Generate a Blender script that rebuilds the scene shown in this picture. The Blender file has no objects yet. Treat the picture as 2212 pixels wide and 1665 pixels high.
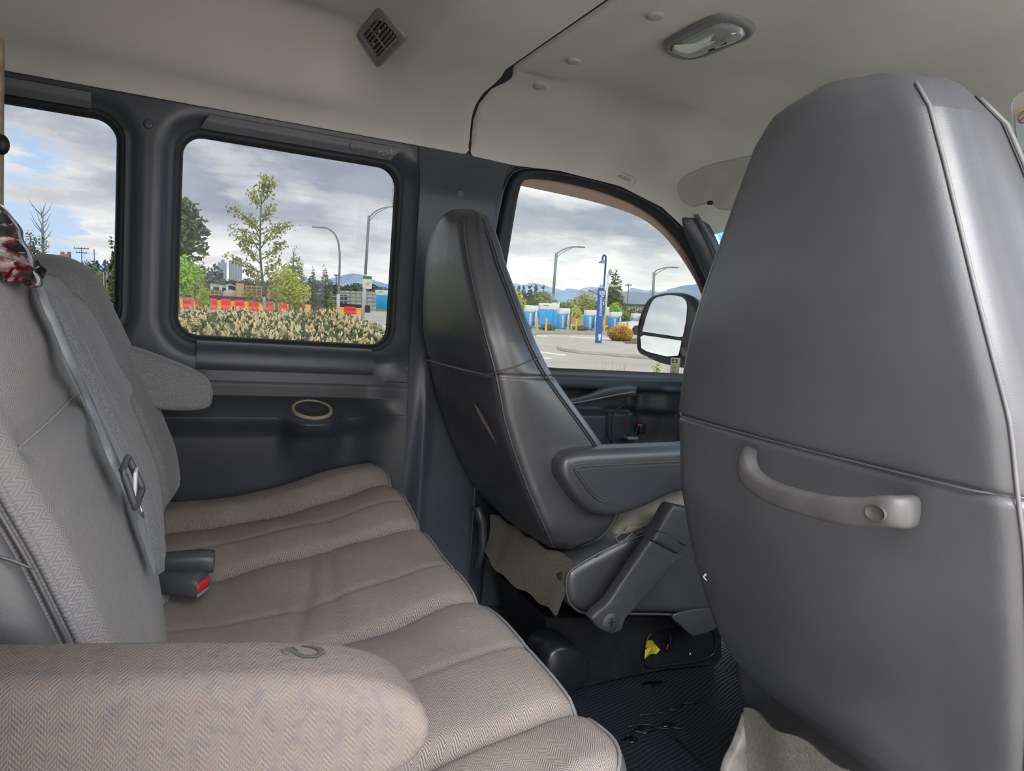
import bpy, bmesh, math, random
import numpy as np
from mathutils import Vector, Matrix
random.seed(7)
PI = math.pi
scene = bpy.context.scene
# ------------------------------------------------------------------ camera
# van frame: x = forward, y = towards the driver's side, z = up; floor of the van is z = 0
CF, CCX, CCY = 1500.0, 1106.0, 832.5
RM = np.array([[0.90413152, 0.02793887, 0.42633979],
               [-0.42018849, -0.12257995, 0.89911945],
               [0.07738109, -0.99206531, -0.09908881]])   # rows: van axes in (right, down, forward)
CAM = np.array([0.0, 0.0, 0.85])
cd = bpy.data.cameras.new('camera')
cam = bpy.data.objects.new('camera', cd)
scene.collection.objects.link(cam)
right, down, fwd = RM[:, 0], RM[:, 1], RM[:, 2]
m = Matrix(((right[0], -down[0], -fwd[0], CAM[0]),
            (right[1], -down[1], -fwd[1], CAM[1]),
            (right[2], -down[2], -fwd[2], CAM[2]),
            (0, 0, 0, 1)))
cam.matrix_world = m
cd.sensor_fit = 'HORIZONTAL'; cd.sensor_width = 36.0
cd.lens = CF / 2212.0 * 36.0
cd.clip_start = 0.02; cd.clip_end = 6000
scene.camera = cam
def ray(px, py): return RM @ np.array([(px - CCX) / CF, (py - CCY) / CF, 1.0])
def at(px, py, x=None, y=None, z=None):
    """point of the van frame seen at a photograph pixel, on the plane x=, y= or z="""
    r = ray(px, py)
    if x is not None: t = (x - CAM[0]) / r[0]
    elif y is not None: t = (y - CAM[1]) / r[1]
    else: t = (z - CAM[2]) / r[2]
    p = CAM + t * r
    return (float(p[0]), float(p[1]), float(p[2]))
# ------------------------------------------------------------------ world: broken clouds
W = bpy.data.worlds.new('sky'); scene.world = W; W.use_nodes = True
nt = W.node_tree; nt.nodes.clear()
def N(t, **k):
    n = nt.nodes.new(t)
    for a, b in k.items(): setattr(n, a, b)
    return n
def L(a, b): nt.links.new(a, b)
def MA(op, a, b=None, c=None, clamp=False):
    n = N('ShaderNodeMath', operation=op); n.use_clamp = clamp
    for i, v in enumerate((a, b, c)):
        if v is None: continue
        if isinstance(v, (int, float)): n.inputs[i].default_value = v
        else: L(v, n.inputs[i])
    return n.outputs[0]
def SS(v, a, b):
    n = N('ShaderNodeMapRange', interpolation_type='SMOOTHSTEP')
    L(v, n.inputs[0]); n.inputs[1].default_value = a; n.inputs[2].default_value = b
    return n.outputs[0]
def MX(f, a, b):
    n = N('ShaderNodeMix', data_type='RGBA')
    for s, v in ((n.inputs[0], f), (n.inputs[6], a), (n.inputs[7], b)):
        if isinstance(v, (int, float)): s.default_value = v
        elif isinstance(v, tuple): s.default_value = v + (1,)
        else: L(v, s)
    return n.outputs[2]
tc = N('ShaderNodeTexCoord'); sp = N('ShaderNodeSeparateXYZ'); L(tc.outputs['Generated'], sp.inputs[0])
zz = MA('ADD', MA('MAXIMUM', sp.outputs[2], 0.0), 0.16)
cb = N('ShaderNodeCombineXYZ')
L(MA('DIVIDE', sp.outputs[0], zz), cb.inputs[0]); L(MA('DIVIDE', sp.outputs[1], zz), cb.inputs[1])
L(MA('MULTIPLY', sp.outputs[2], 2.6), cb.inputs[2])
def noise(vec, scale, detail, off, rough=.55, dist=0.0):
    mp = N('ShaderNodeMapping'); L(vec, mp.inputs[0]); mp.inputs[1].default_value = off
    n = N('ShaderNodeTexNoise'); L(mp.outputs[0], n.inputs['Vector'])
    n.inputs['Scale'].default_value = scale; n.inputs['Detail'].default_value = detail
    n.inputs['Roughness'].default_value = rough; n.inputs['Distortion'].default_value = dist
    return n.outputs[0]
def toward(px, py, r0, r1):
    d = ray(px, py); d = d / np.linalg.norm(d)
    v = N('ShaderNodeVectorMath', operation='DOT_PRODUCT'); L(tc.outputs['Generated'], v.inputs[0]); v.inputs[1].default_value = tuple(d)
    return SS(v.outputs['Value'], math.cos(r1), math.cos(r0))
big = noise(cb.outputs[0], 0.85, 7, (3.1, 1.7, 0.4), .56)
puff = noise(cb.outputs[0], 2.7, 10, (0.3, 5.2, 1.1), .60, .2)
shade = noise(cb.outputs[0], 1.25, 8, (7.7, 2.2, 3.0), .55)
cov = MA('ADD', MA('MULTIPLY', big, .55), MA('MULTIPLY', puff, .45))
cov = MA('SUBTRACT', cov, MA('MULTIPLY', toward(60, 500, .02, .11), .17))     # blue gaps between the clouds
cov = MA('SUBTRACT', cov, MA('MULTIPLY', toward(640, 572, .01, .12), .10))
cov = MA('ADD', cov, MA('MULTIPLY', toward(640, 400, .05, .30), .14))
cov = MA('ADD', cov, MA('MULTIPLY', toward(1300, 480, .05, .30), .14))
cmask = SS(cov, .375, .45)
dark = SS(shade, .40, .62)
dark = MA('ADD', dark, MA('MULTIPLY', toward(620, 420, .03, .22), .55))
dark = MA('ADD', dark, MA('MULTIPLY', toward(1420, 540, .02, .16), .35))
low = SS(sp.outputs[2], .02, .16)
dark = MA('MULTIPLY', dark, low, clamp=True)
edge = SS(cov, .43, .60)
cl = MX(MA('MULTIPLY', dark, MA('ADD', MA('MULTIPLY', edge, .45), .55)), (1.0, .97, .92), (.35, .375, .44))
cl = MX(MA('MULTIPLY', SS(puff, .42, .62), .42), cl, (.50, .52, .57))
blue = MX(SS(sp.outputs[2], 0.0, .35), (.62, .76, .90), (.24, .45, .78))
skyc = MX(cmask, blue, cl)
bg = N('ShaderNodeBackground'); L(skyc, bg.inputs[0]); bg.inputs[1].default_value = 3.6
out = N('ShaderNodeOutputWorld'); L(bg.outputs[0], out.inputs[0])
# the sun behind thin cloud, on the camera's side of the van
sl = bpy.data.lights.new('sun', 'SUN'); sl.energy = 4.2; sl.angle = math.radians(50); sl.color = (1, .97, .92)
so = bpy.data.objects.new('sun', sl); scene.collection.objects.link(so)
so.rotation_euler = Vector((-.22, -.68, .70)).to_track_quat('Z', 'Y').to_euler()
vs = scene.view_settings
vs.view_transform = 'Standard'; vs.look = 'None'; vs.gamma = 1; vs.use_curve_mapping = False
vs.exposure = 0.18
scene.cycles.max_bounces = 10; scene.cycles.diffuse_bounces = 6; scene.cycles.glossy_bounces = 4
scene.cycles.transparent_max_bounces = 16; scene.cycles.sample_clamp_indirect = 6
scene.cycles.use_denoising = True
# ------------------------------------------------------------------ helpers
LOC = {}
def sm(a, b, t):
    t = min(1, max(0, (t - a) / (b - a))); return t * t * (3 - 2 * t)
def lerp(a, b, t): return a + (b - a) * t
def interp(tab, z):
    tab = sorted(tab)
    if z <= tab[0][0]: return tab[0][1:]
    for a, b in zip(tab, tab[1:]):
        if z <= b[0]:
            t = (z - a[0]) / (b[0] - a[0]); return tuple(lerp(p, q, t) for p, q in zip(a[1:], b[1:]))
    return tab[-1][1:]
def spline(pts, n, closed=False):
    """Catmull-Rom through pts"""
    pts = [np.array(p, float) for p in pts]; out = []; k = len(pts)
    segs = k if closed else k - 1
    for i in range(segs):
        if closed: p = [pts[(i + j - 1) % k] for j in range(4)]
        else: p = [pts[max(0, min(k - 1, i + j - 1))] for j in range(4)]
        for s in range(n):
            t = s / n
            out.append(.5 * ((2 * p[1]) + (-p[0] + p[2]) * t + (2 * p[0] - 5 * p[1] + 4 * p[2] - p[3]) * t * t + (-p[0] + 3 * p[1] - 3 * p[2] + p[3]) * t ** 3))
    if not closed: out.append(pts[-1])
    return out
def resample(pts, n, closed=False):
    p = np.array(pts, float)
    if closed: p = np.vstack([p, p[:1]])
    d = np.r_[0, np.cumsum(np.linalg.norm(np.diff(p, axis=0), axis=1))]
    t = np.linspace(0, d[-1], n + 1 if closed else n)
    if closed: t = t[:-1]
    return [tuple(np.interp(x, d, p[:, k]) for k in range(p.shape[1])) for x in t]
def join(*ms):
    V, F = [], []
    for v, f in ms:
        o = len(V); V += list(v); F += [tuple(i + o for i in q) for q in f]
    return V, F
def loft(loops, closed=True, cap0=False, cap1=False):
    V = [p for l in loops for p in l]; F = []; n = len(loops[0])
    for i in range(len(loops) - 1):
        for j in range(n if closed else n - 1):
            k = (j + 1) % n
            F.append((i * n + j, i * n + k, (i + 1) * n + k, (i + 1) * n + j))
    if cap0: F.append(tuple(range(n))[::-1])
    if cap1: F.append(tuple((len(loops) - 1) * n + j for j in range(n)))
    return V, F
def grid(fn, nu, nv, keep=None):
    V = [tuple(fn(i / nu, j / nv)) for i in range(nu + 1) for j in range(nv + 1)]; F = []
    for i in range(nu):
        for j in range(nv):
            if keep and not keep((i + .5) / nu, (j + .5) / nv): continue
            a = i * (nv + 1) + j; F.append((a, a + 1, a + nv + 2, a + nv + 1))
    return V, F
def frames(pts, closed):
    pts = [Vector(p) for p in pts]; n = len(pts); T = []
    for i in range(n):
        a = pts[(i - 1) % n] if closed or i else pts[0]; b = pts[(i + 1) % n] if closed or i < n - 1 else pts[-1]
        t = (b - a); T.append(t.normalized() if t.length > 1e-9 else Vector((0, 0, 1)))
    u = T[0].orthogonal().normalized(); U = []
    for t in T:
        u = (u - t * u.dot(t)); u = u.normalized() if u.length > 1e-6 else t.orthogonal().normalized(); U.append(u.copy())
    return pts, T, U
def tube(pts, r, n=8, closed=False, cap=True):
    P_, T, U = frames(pts, closed); loops = []
    for i, (p, t, u) in enumerate(zip(P_, T, U)):
        w = t.cross(u); rr = r[i] if isinstance(r, (list, tuple)) else r
        loops.append([tuple(p + u * (rr * math.cos(2 * PI * k / n)) + w * (rr * math.sin(2 * PI * k / n))) for k in range(n)])
    if closed: loops.append(loops[0])
    return loft(loops, True, cap and not closed, cap and not closed)
def sweep(pts, prof, up, scale=None, cap=True):
    """prof: list of (side, up) sizes swept along pts; up = reference direction"""
    P_, T, _ = frames(pts, False); loops = []; up = Vector(up)
    for i, (p, t) in enumerate(zip(P_, T)):
        s = t.cross(up).normalized(); v = s.cross(t).normalized(); k = scale[i] if scale else (1, 1)
        loops.append([tuple(p + s * (a * k[0]) + v * (b * k[1])) for a, b in prof])
    return loft(loops, True, cap, cap)
def rrect(w, h, r, n=4):
    o = []
    for cx, cy, a in ((w / 2 - r, h / 2 - r, 0), (-w / 2 + r, h / 2 - r, 90), (-w / 2 + r, -h / 2 + r, 180), (w / 2 - r, -h / 2 + r, 270)):
        for k in range(n + 1):
            t = math.radians(a + 90 * k / n); o.append((cx + r * math.cos(t), cy + r * math.sin(t)))
    return o
def box(c, s, b=0.0, rz=0.0, n=2):
    """bevelled box: centre c, full size s, bevel b, turned rz about z"""
    cx, cy, cz = c; sx, sy, sz = s; b = min(b, sx / 2.01, sy / 2.01, sz / 2.01); loops = []
    if b <= 0:
        base = [(-sx / 2, -sy / 2), (sx / 2, -sy / 2), (sx / 2, sy / 2), (-sx / 2, sy / 2)]
        loops = [[(x, y, -sz / 2) for x, y in base], [(x, y, sz / 2) for x, y in base]]
    else:
        for k in range(n + 1):
            t = PI / 2 * k / n; i = b * (1 - math.sin(t))
            loops.append([(x, y, -sz / 2 + b * (1 - math.cos(t))) for x, y in rrect(sx - 2 * i, sy - 2 * i, max(b - i, 1e-5) , 2)])
        for k in range(n, -1, -1):
            t = PI / 2 * k / n; i = b * (1 - math.sin(t))
            loops.append([(x, y, sz / 2 - b * (1 - math.cos(t))) for x, y in rrect(sx - 2 * i, sy - 2 * i, max(b - i, 1e-5), 2)])
    cr, sr = math.cos(rz), math.sin(rz)
    loops = [[(cx + x * cr - y * sr, cy + x * sr + y * cr, cz + z) for x, y, z in l] for l in loops]
    return loft(loops, True, True, True)
def prism(outline, fn, d0, d1, bev=0.0):
    """outline: 2D points; fn(a, b, d) -> 3D; extruded from depth d0 to d1, optional chamfer at both ends"""
    o = np.array(outline, float); c = o.mean(axis=0)
    def ins(k):
        v = o - c; l = np.linalg.norm(v, axis=1, keepdims=True); return c + v * (1 - k / np.maximum(l, 1e-6))
    s = 1 if d1 > d0 else -1; loops = []
    if bev:
        loops.append([fn(a, b, d0) for a, b in ins(bev)]); loops.append([fn(a, b, d0 + s * bev) for a, b in o])
        loops.append([fn(a, b, d1 - s * bev) for a, b in o]); loops.append([fn(a, b, d1) for a, b in ins(bev)])
    else: loops = [[fn(a, b, d0) for a, b in o], [fn(a, b, d1) for a, b in o]]
    return loft(loops, True, True, True)
def ellipsoid(c, r, nu=12, nv=8, f=None):
    V = []; F = []
    for i in range(nv + 1):
        t = PI * i / nv
        for j in range(nu):
            p = 2 * PI * j / nu; d = (math.sin(t) * math.cos(p), math.sin(t) * math.sin(p), math.cos(t)); k = f(d) if f else 1
            V.append((c[0] + r[0] * d[0] * k, c[1] + r[1] * d[1] * k, c[2] + r[2] * d[2] * k))
    for i in range(nv):
        for j in range(nu):
            a = i * nu + j; b = i * nu + (j + 1) % nu; F.append((a, b, b + nu, a + nu))
    return V, F
def thing(name, label, cat, loc=(0, 0, 0), group=None, mat4=None):
    o = bpy.data.objects.new(name, None); scene.collection.objects.link(o)
    o.empty_display_size = .05
    if mat4 is not None: o.matrix_world = mat4; LOC[o.name] = (0, 0, 0)
    else: o.location = loc; LOC[o.name] = tuple(loc)
    o['label'] = label; o['category'] = cat
    if group: o['group'] = group
    return o
def mk(name, VF, mat, parent=None, smooth=True, label=None, kind=None, angle=None, loc=None, mats=None, fmat=None):
    V, F = VF
    off = LOC[parent.name] if parent is not None else (loc or (0, 0, 0))
    me = bpy.data.meshes.new(name)
    me.from_pydata([(p[0] - off[0], p[1] - off[1], p[2] - off[2]) for p in V], [], [tuple(f) for f in F])
    bm = bmesh.new(); bm.from_mesh(me)
    bmesh.ops.remove_doubles(bm, verts=bm.verts, dist=1e-6)
    bmesh.ops.recalc_face_normals(bm, faces=bm.faces)
    bm.to_mesh(me); bm.free()
    for mm in (mats or [mat]): me.materials.append(mm)
    if fmat is not None:
        for i, p in enumerate(me.polygons): p.material_index = fmat(p.center)
    if smooth:
        me.polygons.foreach_set('use_smooth', [True] * len(me.polygons))
        if angle is not None or smooth == 'a': me.set_sharp_from_angle(angle=math.radians(angle or 40))
    o = bpy.data.objects.new(name, me); scene.collection.objects.link(o)
    if parent is not None:
        o.parent = parent; LOC[o.name] = off
    else: o.location = off; LOC[o.name] = off
    if label: o['label'] = label
    if kind: o['kind'] = kind
    return o
def tag(o, label, cat, group=None):
    o['label'] = label; o['category'] = cat
    if group: o['group'] = group
    return o
def dup_tree(o, parent=None):
    c = o.copy(); scene.collection.objects.link(c); LOC[c.name] = LOC.get(o.name, (0, 0, 0))
    if parent is not None: c.parent = parent
    for ch in list(o.children): dup_tree(ch, c)
    return c
# ------------------------------------------------------------------ materials
def srgb(r, g, b):
    f = lambda c: (c / 255 / 12.92) if c <= 10 else ((c / 255 + .055) / 1.055) ** 2.4
    return (f(r), f(g), f(b))
class Mat:
    def __init__(s, name):
        s.m = bpy.data.materials.new(name); s.m.use_nodes = True; s.t = s.m.node_tree
        s.b = s.t.nodes['Principled BSDF']; s._tc = None
    def n(s, t, **k):
        x = s.t.nodes.new(t)
        for a, b in k.items(): setattr(x, a, b)
        return x
    def l(s, a, b): s.t.links.new(a, b)
    def co(s, scale=(1, 1, 1)):
        if s._tc is None: s._tc = s.n('ShaderNodeTexCoord')
        mp = s.n('ShaderNodeMapping'); s.l(s._tc.outputs['Object'], mp.inputs[0]); mp.inputs[3].default_value = scale
        return mp.outputs[0]
    def noise(s, scale, detail=3, vec=None, rough=.5):
        x = s.n('ShaderNodeTexNoise'); s.l(vec or s.co(), x.inputs['Vector'])
        x.inputs['Scale'].default_value = scale; x.inputs['Detail'].default_value = detail; x.inputs['Roughness'].default_value = rough
        return x.outputs[0]
    def math(s, op, a, b=None, c=None, clamp=False):
        x = s.n('ShaderNodeMath', operation=op); x.use_clamp = clamp
        for i, v in enumerate((a, b, c)):
            if v is None: continue
            if isinstance(v, (int, float)): x.inputs[i].default_value = v
            else: s.l(v, x.inputs[i])
        return x.outputs[0]
    def mix(s, f, a, b):
        x = s.n('ShaderNodeMix', data_type='RGBA')
        for k, v in ((x.inputs[0], f), (x.inputs[6], a), (x.inputs[7], b)):
            if isinstance(v, (int, float)): k.default_value = v
            elif isinstance(v, tuple): k.default_value = v + (1,)
            else: s.l(v, k)
        return x.outputs[2]
    def ramp(s, v, a, b):
        x = s.n('ShaderNodeMapRange'); s.l(v, x.inputs[0]); x.inputs[1].default_value = a; x.inputs[2].default_value = b; return x.outputs[0]
    def bump(s, h, strength=.3, dist=.001):
        x = s.n('ShaderNodeBump'); s.l(h, x.inputs['Height']); x.inputs['Strength'].default_value = strength; x.inputs['Distance'].default_value = dist
        s.l(x.outputs[0], s.b.inputs['Normal'])
    def set(s, **k):
        for a, v in k.items():
            i = s.b.inputs[a.replace('_', ' ')]
            if isinstance(v, tuple): i.default_value = v + (1,) if len(v) == 3 else v
            elif isinstance(v, (int, float)): i.default_value = v
            else: s.l(v, i)
        return s
def simple(name, col, rough=.6, var=.12, vs=30, bump=0, bs=300, bd=.0006, metal=0, spec=.5, coat=0):
    a = Mat(name); c = tuple(x for x in col)
    n = a.noise(vs, 4)
    a.set(Base_Color=a.mix(a.ramp(n, .3, .7), tuple(x * (1 - var) for x in c), tuple(min(1, x * (1 + var)) for x in c)))
    a.set(Roughness=rough, Metallic=metal, Specular_IOR_Level=spec)
    if coat: a.set(Coat_Weight=coat, Coat_Roughness=.08)
    if bump: a.bump(a.noise(bs, 2), bump, bd)
    return a.m
def vinyl(name, col, rough=.42):
    a = Mat(name)
    n = a.noise(9, 5)
    a.set(Base_Color=a.mix(a.ramp(n, .3, .72), tuple(x * .90 for x in col), tuple(x * 1.10 for x in col)))
    a.set(Roughness=a.math('ADD', a.math('MULTIPLY', a.noise(40, 3), .14), rough - .07), Specular_IOR_Level=.95)
    v = a.n('ShaderNodeTexVoronoi', feature='DISTANCE_TO_EDGE'); a.l(a.co(), v.inputs['Vector']); v.inputs['Scale'].default_value = 420
    h = a.math('ADD', a.math('MULTIPLY', v.outputs[0], .9), a.math('MULTIPLY', a.noise(60, 4), .6))
    a.bump(h, .13, .0007)
    return a.m
def weave(name, light, darkc, period=.0155, thread=.0024, soft=0.0, sheen=.0, axis='xy', mottle=0.0):
    """herringbone cloth: beige and slate threads with red and blue flecks"""
    a = Mat(name); co = a.n('ShaderNodeSeparateXYZ'); tcn = a.n('ShaderNodeTexCoord'); a.l(tcn.outputs['Object'], co.inputs[0])
    X, Y, Z = co.outputs
    if axis == 'xy': u, v = a.math('SUBTRACT', X, a.math('MULTIPLY', Z, .55)), Y
    elif axis == 'zy': u, v = a.math('SUBTRACT', Z, a.math('MULTIPLY', X, .4)), Y
    else: u, v = X, a.math('ADD', Z, a.math('MULTIPLY', Y, .8))
    wob = a.math('MULTIPLY', a.math('SUBTRACT', a.noise(14, 2), .5), .006)
    u = a.math('ADD', u, wob)
    tri = a.math('PINGPONG', u, period / 2)                        # zigzag
    ph = a.math('DIVIDE', a.math('ADD', v, a.math('MULTIPLY', tri, 1.35)), thread * 1.4)
    st = a.math('ADD', a.math('MULTIPLY', a.math('SINE', a.math('MULTIPLY', ph, 2 * PI)), .5), .5)
    fine = a.math('ADD', a.math('MULTIPLY', a.math('SINE', a.math('MULTIPLY', a.math('DIVIDE', u, thread * .55), 2 * PI)), .5), .5)
    st2 = a.math('ADD', a.math('MULTIPLY', st, .75), a.math('MULTIPLY', fine, .25))
    amp = a.ramp(a.noise(70, 2), .25, .75)
    c = a.mix(a.ramp(st2, .25, .75), darkc, light)
    blot = a.noise(95, 2)
    rb = a.mix(a.ramp(a.noise(110, 2), .53, .66), c, tuple(p * q for p, q in zip(light, (.72, .54, .52))))
    bb = a.mix(a.ramp(blot, .54, .68), rb, tuple(p * q for p, q in zip(light, (.45, .55, .78))))
    flat = tuple((p * .56 + q * .44) for p, q in zip(light, darkc))
    c2 = a.mix(.62 + .0, bb, c)
    c3 = a.mix(a.math('ADD', a.math('MULTIPLY', amp, -.35), .35 + soft), c2, flat)
    if mottle:
        c3 = a.mix(a.math('MULTIPLY', a.ramp(a.noise(120, 3), .50, .66), mottle * .8), c3, tuple(p * q for p, q in zip(flat, (.66, .70, .88))))
        c3 = a.mix(a.math('MULTIPLY', a.ramp(a.noise(95, 3), .52, .68), mottle * .6), c3, tuple(p * q for p, q in zip(flat, (1.10, .88, .84))))
    worn = a.mix(a.math('MULTIPLY', a.ramp(a.noise(5, 4), .52, .75), .28), c3, tuple(p * 1.08 for p in light))
    a.set(Base_Color=worn, Roughness=.92, Specular_IOR_Level=.15, Sheen_Weight=sheen, Sheen_Roughness=.5)
    a.bump(a.math('ADD', st2, a.math('MULTIPLY', a.noise(500, 2), .8)), .35, .0012)
    return a.m
def glassm(name, tint=(.8, .82, .82), dirt=.06, refl=.022):
    """thin tinted pane: what passes straight through, plus a weak mirror reflection and a film of dust"""
    a = Mat(name); a.t.nodes.remove(a.b)
    tr = a.n('ShaderNodeBsdfTransparent'); tr.inputs[0].default_value = tint + (1,)
    gl = a.n('ShaderNodeBsdfGlossy'); gl.inputs['Roughness'].default_value = .02
    df = a.n('ShaderNodeBsdfDiffuse'); df.inputs[0].default_value = (.6, .6, .58, 1)
    fr = a.n('ShaderNodeFresnel'); fr.inputs[0].default_value = 1.35
    m1 = a.n('ShaderNodeMixShader'); a.l(a.math('MULTIPLY', fr.outputs[0], refl / .04), m1.inputs[0]); a.l(tr.outputs[0], m1.inputs[1]); a.l(gl.outputs[0], m1.inputs[2])
    m2 = a.n('ShaderNodeMixShader')
    sp_ = a.ramp(a.noise(260, 2), .70, .78); fog = a.ramp(a.noise(6, 5), .45, .8)
    a.l(a.math('ADD', a.math('MULTIPLY', sp_, .25 * dirt / .06), a.math('MULTIPLY', fog, dirt * .5)), m2.inputs[0])
    a.l(m1.outputs[0], m2.inputs[1]); a.l(df.outputs[0], m2.inputs[2])
    a.l(m2.outputs[0], a.t.nodes['Material Output'].inputs[0])
    return a.m
def emis(name, col, s):
    a = Mat(name); a.set(Base_Color=col, Emission_Color=col, Emission_Strength=s); return a.m
M = {}
M['vinyl'] = vinyl('grey_vinyl', (.074, .077, .089), .36)
M['vinyl_dark'] = vinyl('dark_vinyl', (.058, .060, .070), .36)
M['vinyl_side'] = vinyl('bench_side_vinyl', (.080, .081, .087), .45)
M['welt'] = simple('welt_grey', (.17, .17, .18), .5, .1, 60)
M['thread'] = simple('thread_pale', (.42, .42, .42), .8, .1, 60)
M['plastic'] = simple('grey_plastic_trim', (.062, .069, .088), .33, .10, 12, .25, 700, .0004)
M['plastic_low'] = simple('charcoal_plastic_panel', (.042, .046, .056), .42, .18, 7, .3, 600, .0005)
M['plastic_light'] = simple('light_grey_plastic', (.22, .22, .23), .5, .10, 14, .2, 500, .0004)
M['handle'] = simple('grab_handle_plastic', (.082, .079, .083), .42, .14, 40, .15, 500, .0003)
M['black'] = simple('black_plastic', (.012, .013, .016), .45, .3, 30)
M['rubber'] = simple('black_rubber_seal', (.014, .017, .024), .55, .2, 20)
M['seal_blue'] = simple('door_seal_rubber', (.026, .034, .048), .38, .15, 20)
M['metal'] = simple('bare_metal', (.62, .62, .62), .28, .1, 40, metal=1)
M['red'] = simple('red_button_plastic', (.55, .02, .03), .4, .1, 40)
M['buckle'] = simple('buckle_plastic', (.060, .062, .068), .40, .12, 40, .3, 900, .0003)
M['belt'] = simple('belt_webbing', (.25, .265, .28), .6, .1, 80, .5, 1200, .0005)
M['carpet'] = simple('brown_grey_carpet', (.16, .145, .13), .95, .25, 300, .9, 900, .002)
M['floor'] = None; M['header'] = simple('header_trim_plastic', (.14, .145, .165), .5, .10, 14, .2, 500, .0004)
def headliner():
    a = Mat('headliner_cloth')
    c = a.mix(a.ramp(a.noise(6, 4), .3, .7), (.55, .545, .52), (.61, .605, .58))
    a.set(Base_Color=c, Roughness=.95, Specular_IOR_Level=.1, Sheen_Weight=.1)
    a.bump(a.noise(380, 3), .5, .0012); return a.m
M['headliner'] = headliner()
M['visor'] = simple('visor_cloth', (.62, .62, .58), .9, .06, 20, .4, 400, .001)
M['cushion'] = weave('bench_herringbone_cloth', (.365, .318, .276), (.078, .077, .088), mottle=.2)
M['armcloth'] = weave('armrest_herringbone_cloth', (.235, .200, .176), (.115, .105, .112), period=.0125, thread=.0028, soft=.60, mottle=.6, axis='xz')
M['backcloth'] = weave('backrest_cloth', (.31, .30, .29), (.135, .138, .155), period=.012, thread=.0032, soft=.42, axis='zy')
M['seatcloth'] = weave('driver_seat_cloth', (.42, .38, .32), (.17, .155, .13), soft=.2)
def velour():
    a = Mat('grey_velour')
    c = a.mix(a.ramp(a.noise(420, 3), .3, .7), (.17, .175, .19), (.30, .295, .30))
    a.set(Base_Color=c, Roughness=.95, Specular_IOR_Level=.15, Sheen_Weight=.25, Sheen_Roughness=.4)
    a.bump(a.noise(700, 2), .5, .001); return a.m
M['velour'] = velour()
M['glass_rear'] = glassm('tinted_rear_glass', (.49, .50, .51), .05)
M['glass_front'] = glassm('front_door_glass', (.53, .545, .54), .035)  # outdoor dimming is put into the side pane tints
M['glass_wind'] = glassm('windscreen_glass', (.82, .85, .85), .02)
M['tintband'] = glassm('blue_windscreen_tint_band', (.10, .42, .80), .03)
M['mirror'] = simple('mirror_glass', (.92, .95, .95), .015, 0, 5, metal=1)
# ================================================================== THE VAN: setting
WY = 1.688        # inner face of the driver's side trim
def rr_loop(x0, x1, z0, z1, r, n=8):
    o = []
    for cx, cz, a in ((x1 - r, z1 - r, 0), (x0 + r, z1 - r, 90), (x0 + r, z0 + r, 180), (x1 - r, z0 + r, 270)):
        for k in range(n + 1):
            t = math.radians(a + 90 * k / n); o.append((cx + r * math.cos(t), cz + r * math.sin(t)))
        # straight runs
        nx = {0: (x0 + r, z1), 90: (x0, z0 + r), 180: (x1 - r, z0), 270: (x1, z1 - r)}[a]
        p = o[-1]
        for k in range(1, 5): o.append((lerp(p[0], nx[0], k / 5), lerp(p[1], nx[1], k / 5)))
    return o
def to_rect(p, c, x0, x1, z0, z1):
    dx, dz = p[0] - c[0], p[1] - c[1]; t = 1e9
    if dx > 1e-9: t = min(t, (x1 - c[0]) / dx)
    if dx < -1e-9: t = min(t, (x0 - c[0]) / dx)
    if dz > 1e-9: t = min(t, (z1 - c[1]) / dz)
    if dz < -1e-9: t = min(t, (z0 - c[1]) / dz)
    return (c[0] + dx * t, c[1] + dz * t)
def wall_ring(x0, x1, z0, z1, bx0, bx1, bz0, bz1, wide):
    loops = []
    for d, y in ((.012, 1.738), (.016, 1.7255), (.020, 1.716), (.025, 1.7065), (.031, 1.6985), (.038, 1.6925), (.046, 1.689), (.056, WY)):
        l = rr_loop(x0 - d, x1 + d, z0 - d, z1 + d, .042 + d)
        if wide:      # the pillar side is thicker, its slope broader
            k = (d - .012) / .044
            l = [(x + (.028 * k if x > x1 - .02 else 0), z) for x, z in l]
        loops.append([(x, y - (.030 * sm(x1, x1 + .06, x) * (1 - sm(1.13, 1.235, z)) if wide else 0), z) for x, z in l])
    c = ((x0 + x1) / 2, (z0 + z1) / 2)
    last = [(p[0], p[2]) for p in loops[-1]]
    for t in (.25, .5, .75, 1):
        l = []
        for p in last:
            q = to_rect(p, c, bx0, bx1, bz0, bz1); x, z = lerp(p[0], q[0], t), lerp(p[1], q[1], t)
            l.append((x, WY - (.030 * sm(x1, x1 + .06, x) * (1 - sm(1.13, 1.235, z)) if wide else 0), z))
        loops.append(l)
    return loft(loops)
w1 = (-.636, -.145, .757, 1.192); w2 = (-.017, .461, .752, 1.188)
ring1 = wall_ring(*w1, -.70, -.08, .655, 1.42, False)
ring2 = wall_ring(*w2, -.08, .57, .655, 1.42, True)
backw = grid(lambda u, v: (lerp(-1.9, -.70, u), WY, lerp(.655, 1.42, v)), 8, 6)
wall = mk('wall_left', join(ring1, ring2, backw), M['plastic'], angle=35, smooth='a'); wall['kind'] = 'structure'
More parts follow.
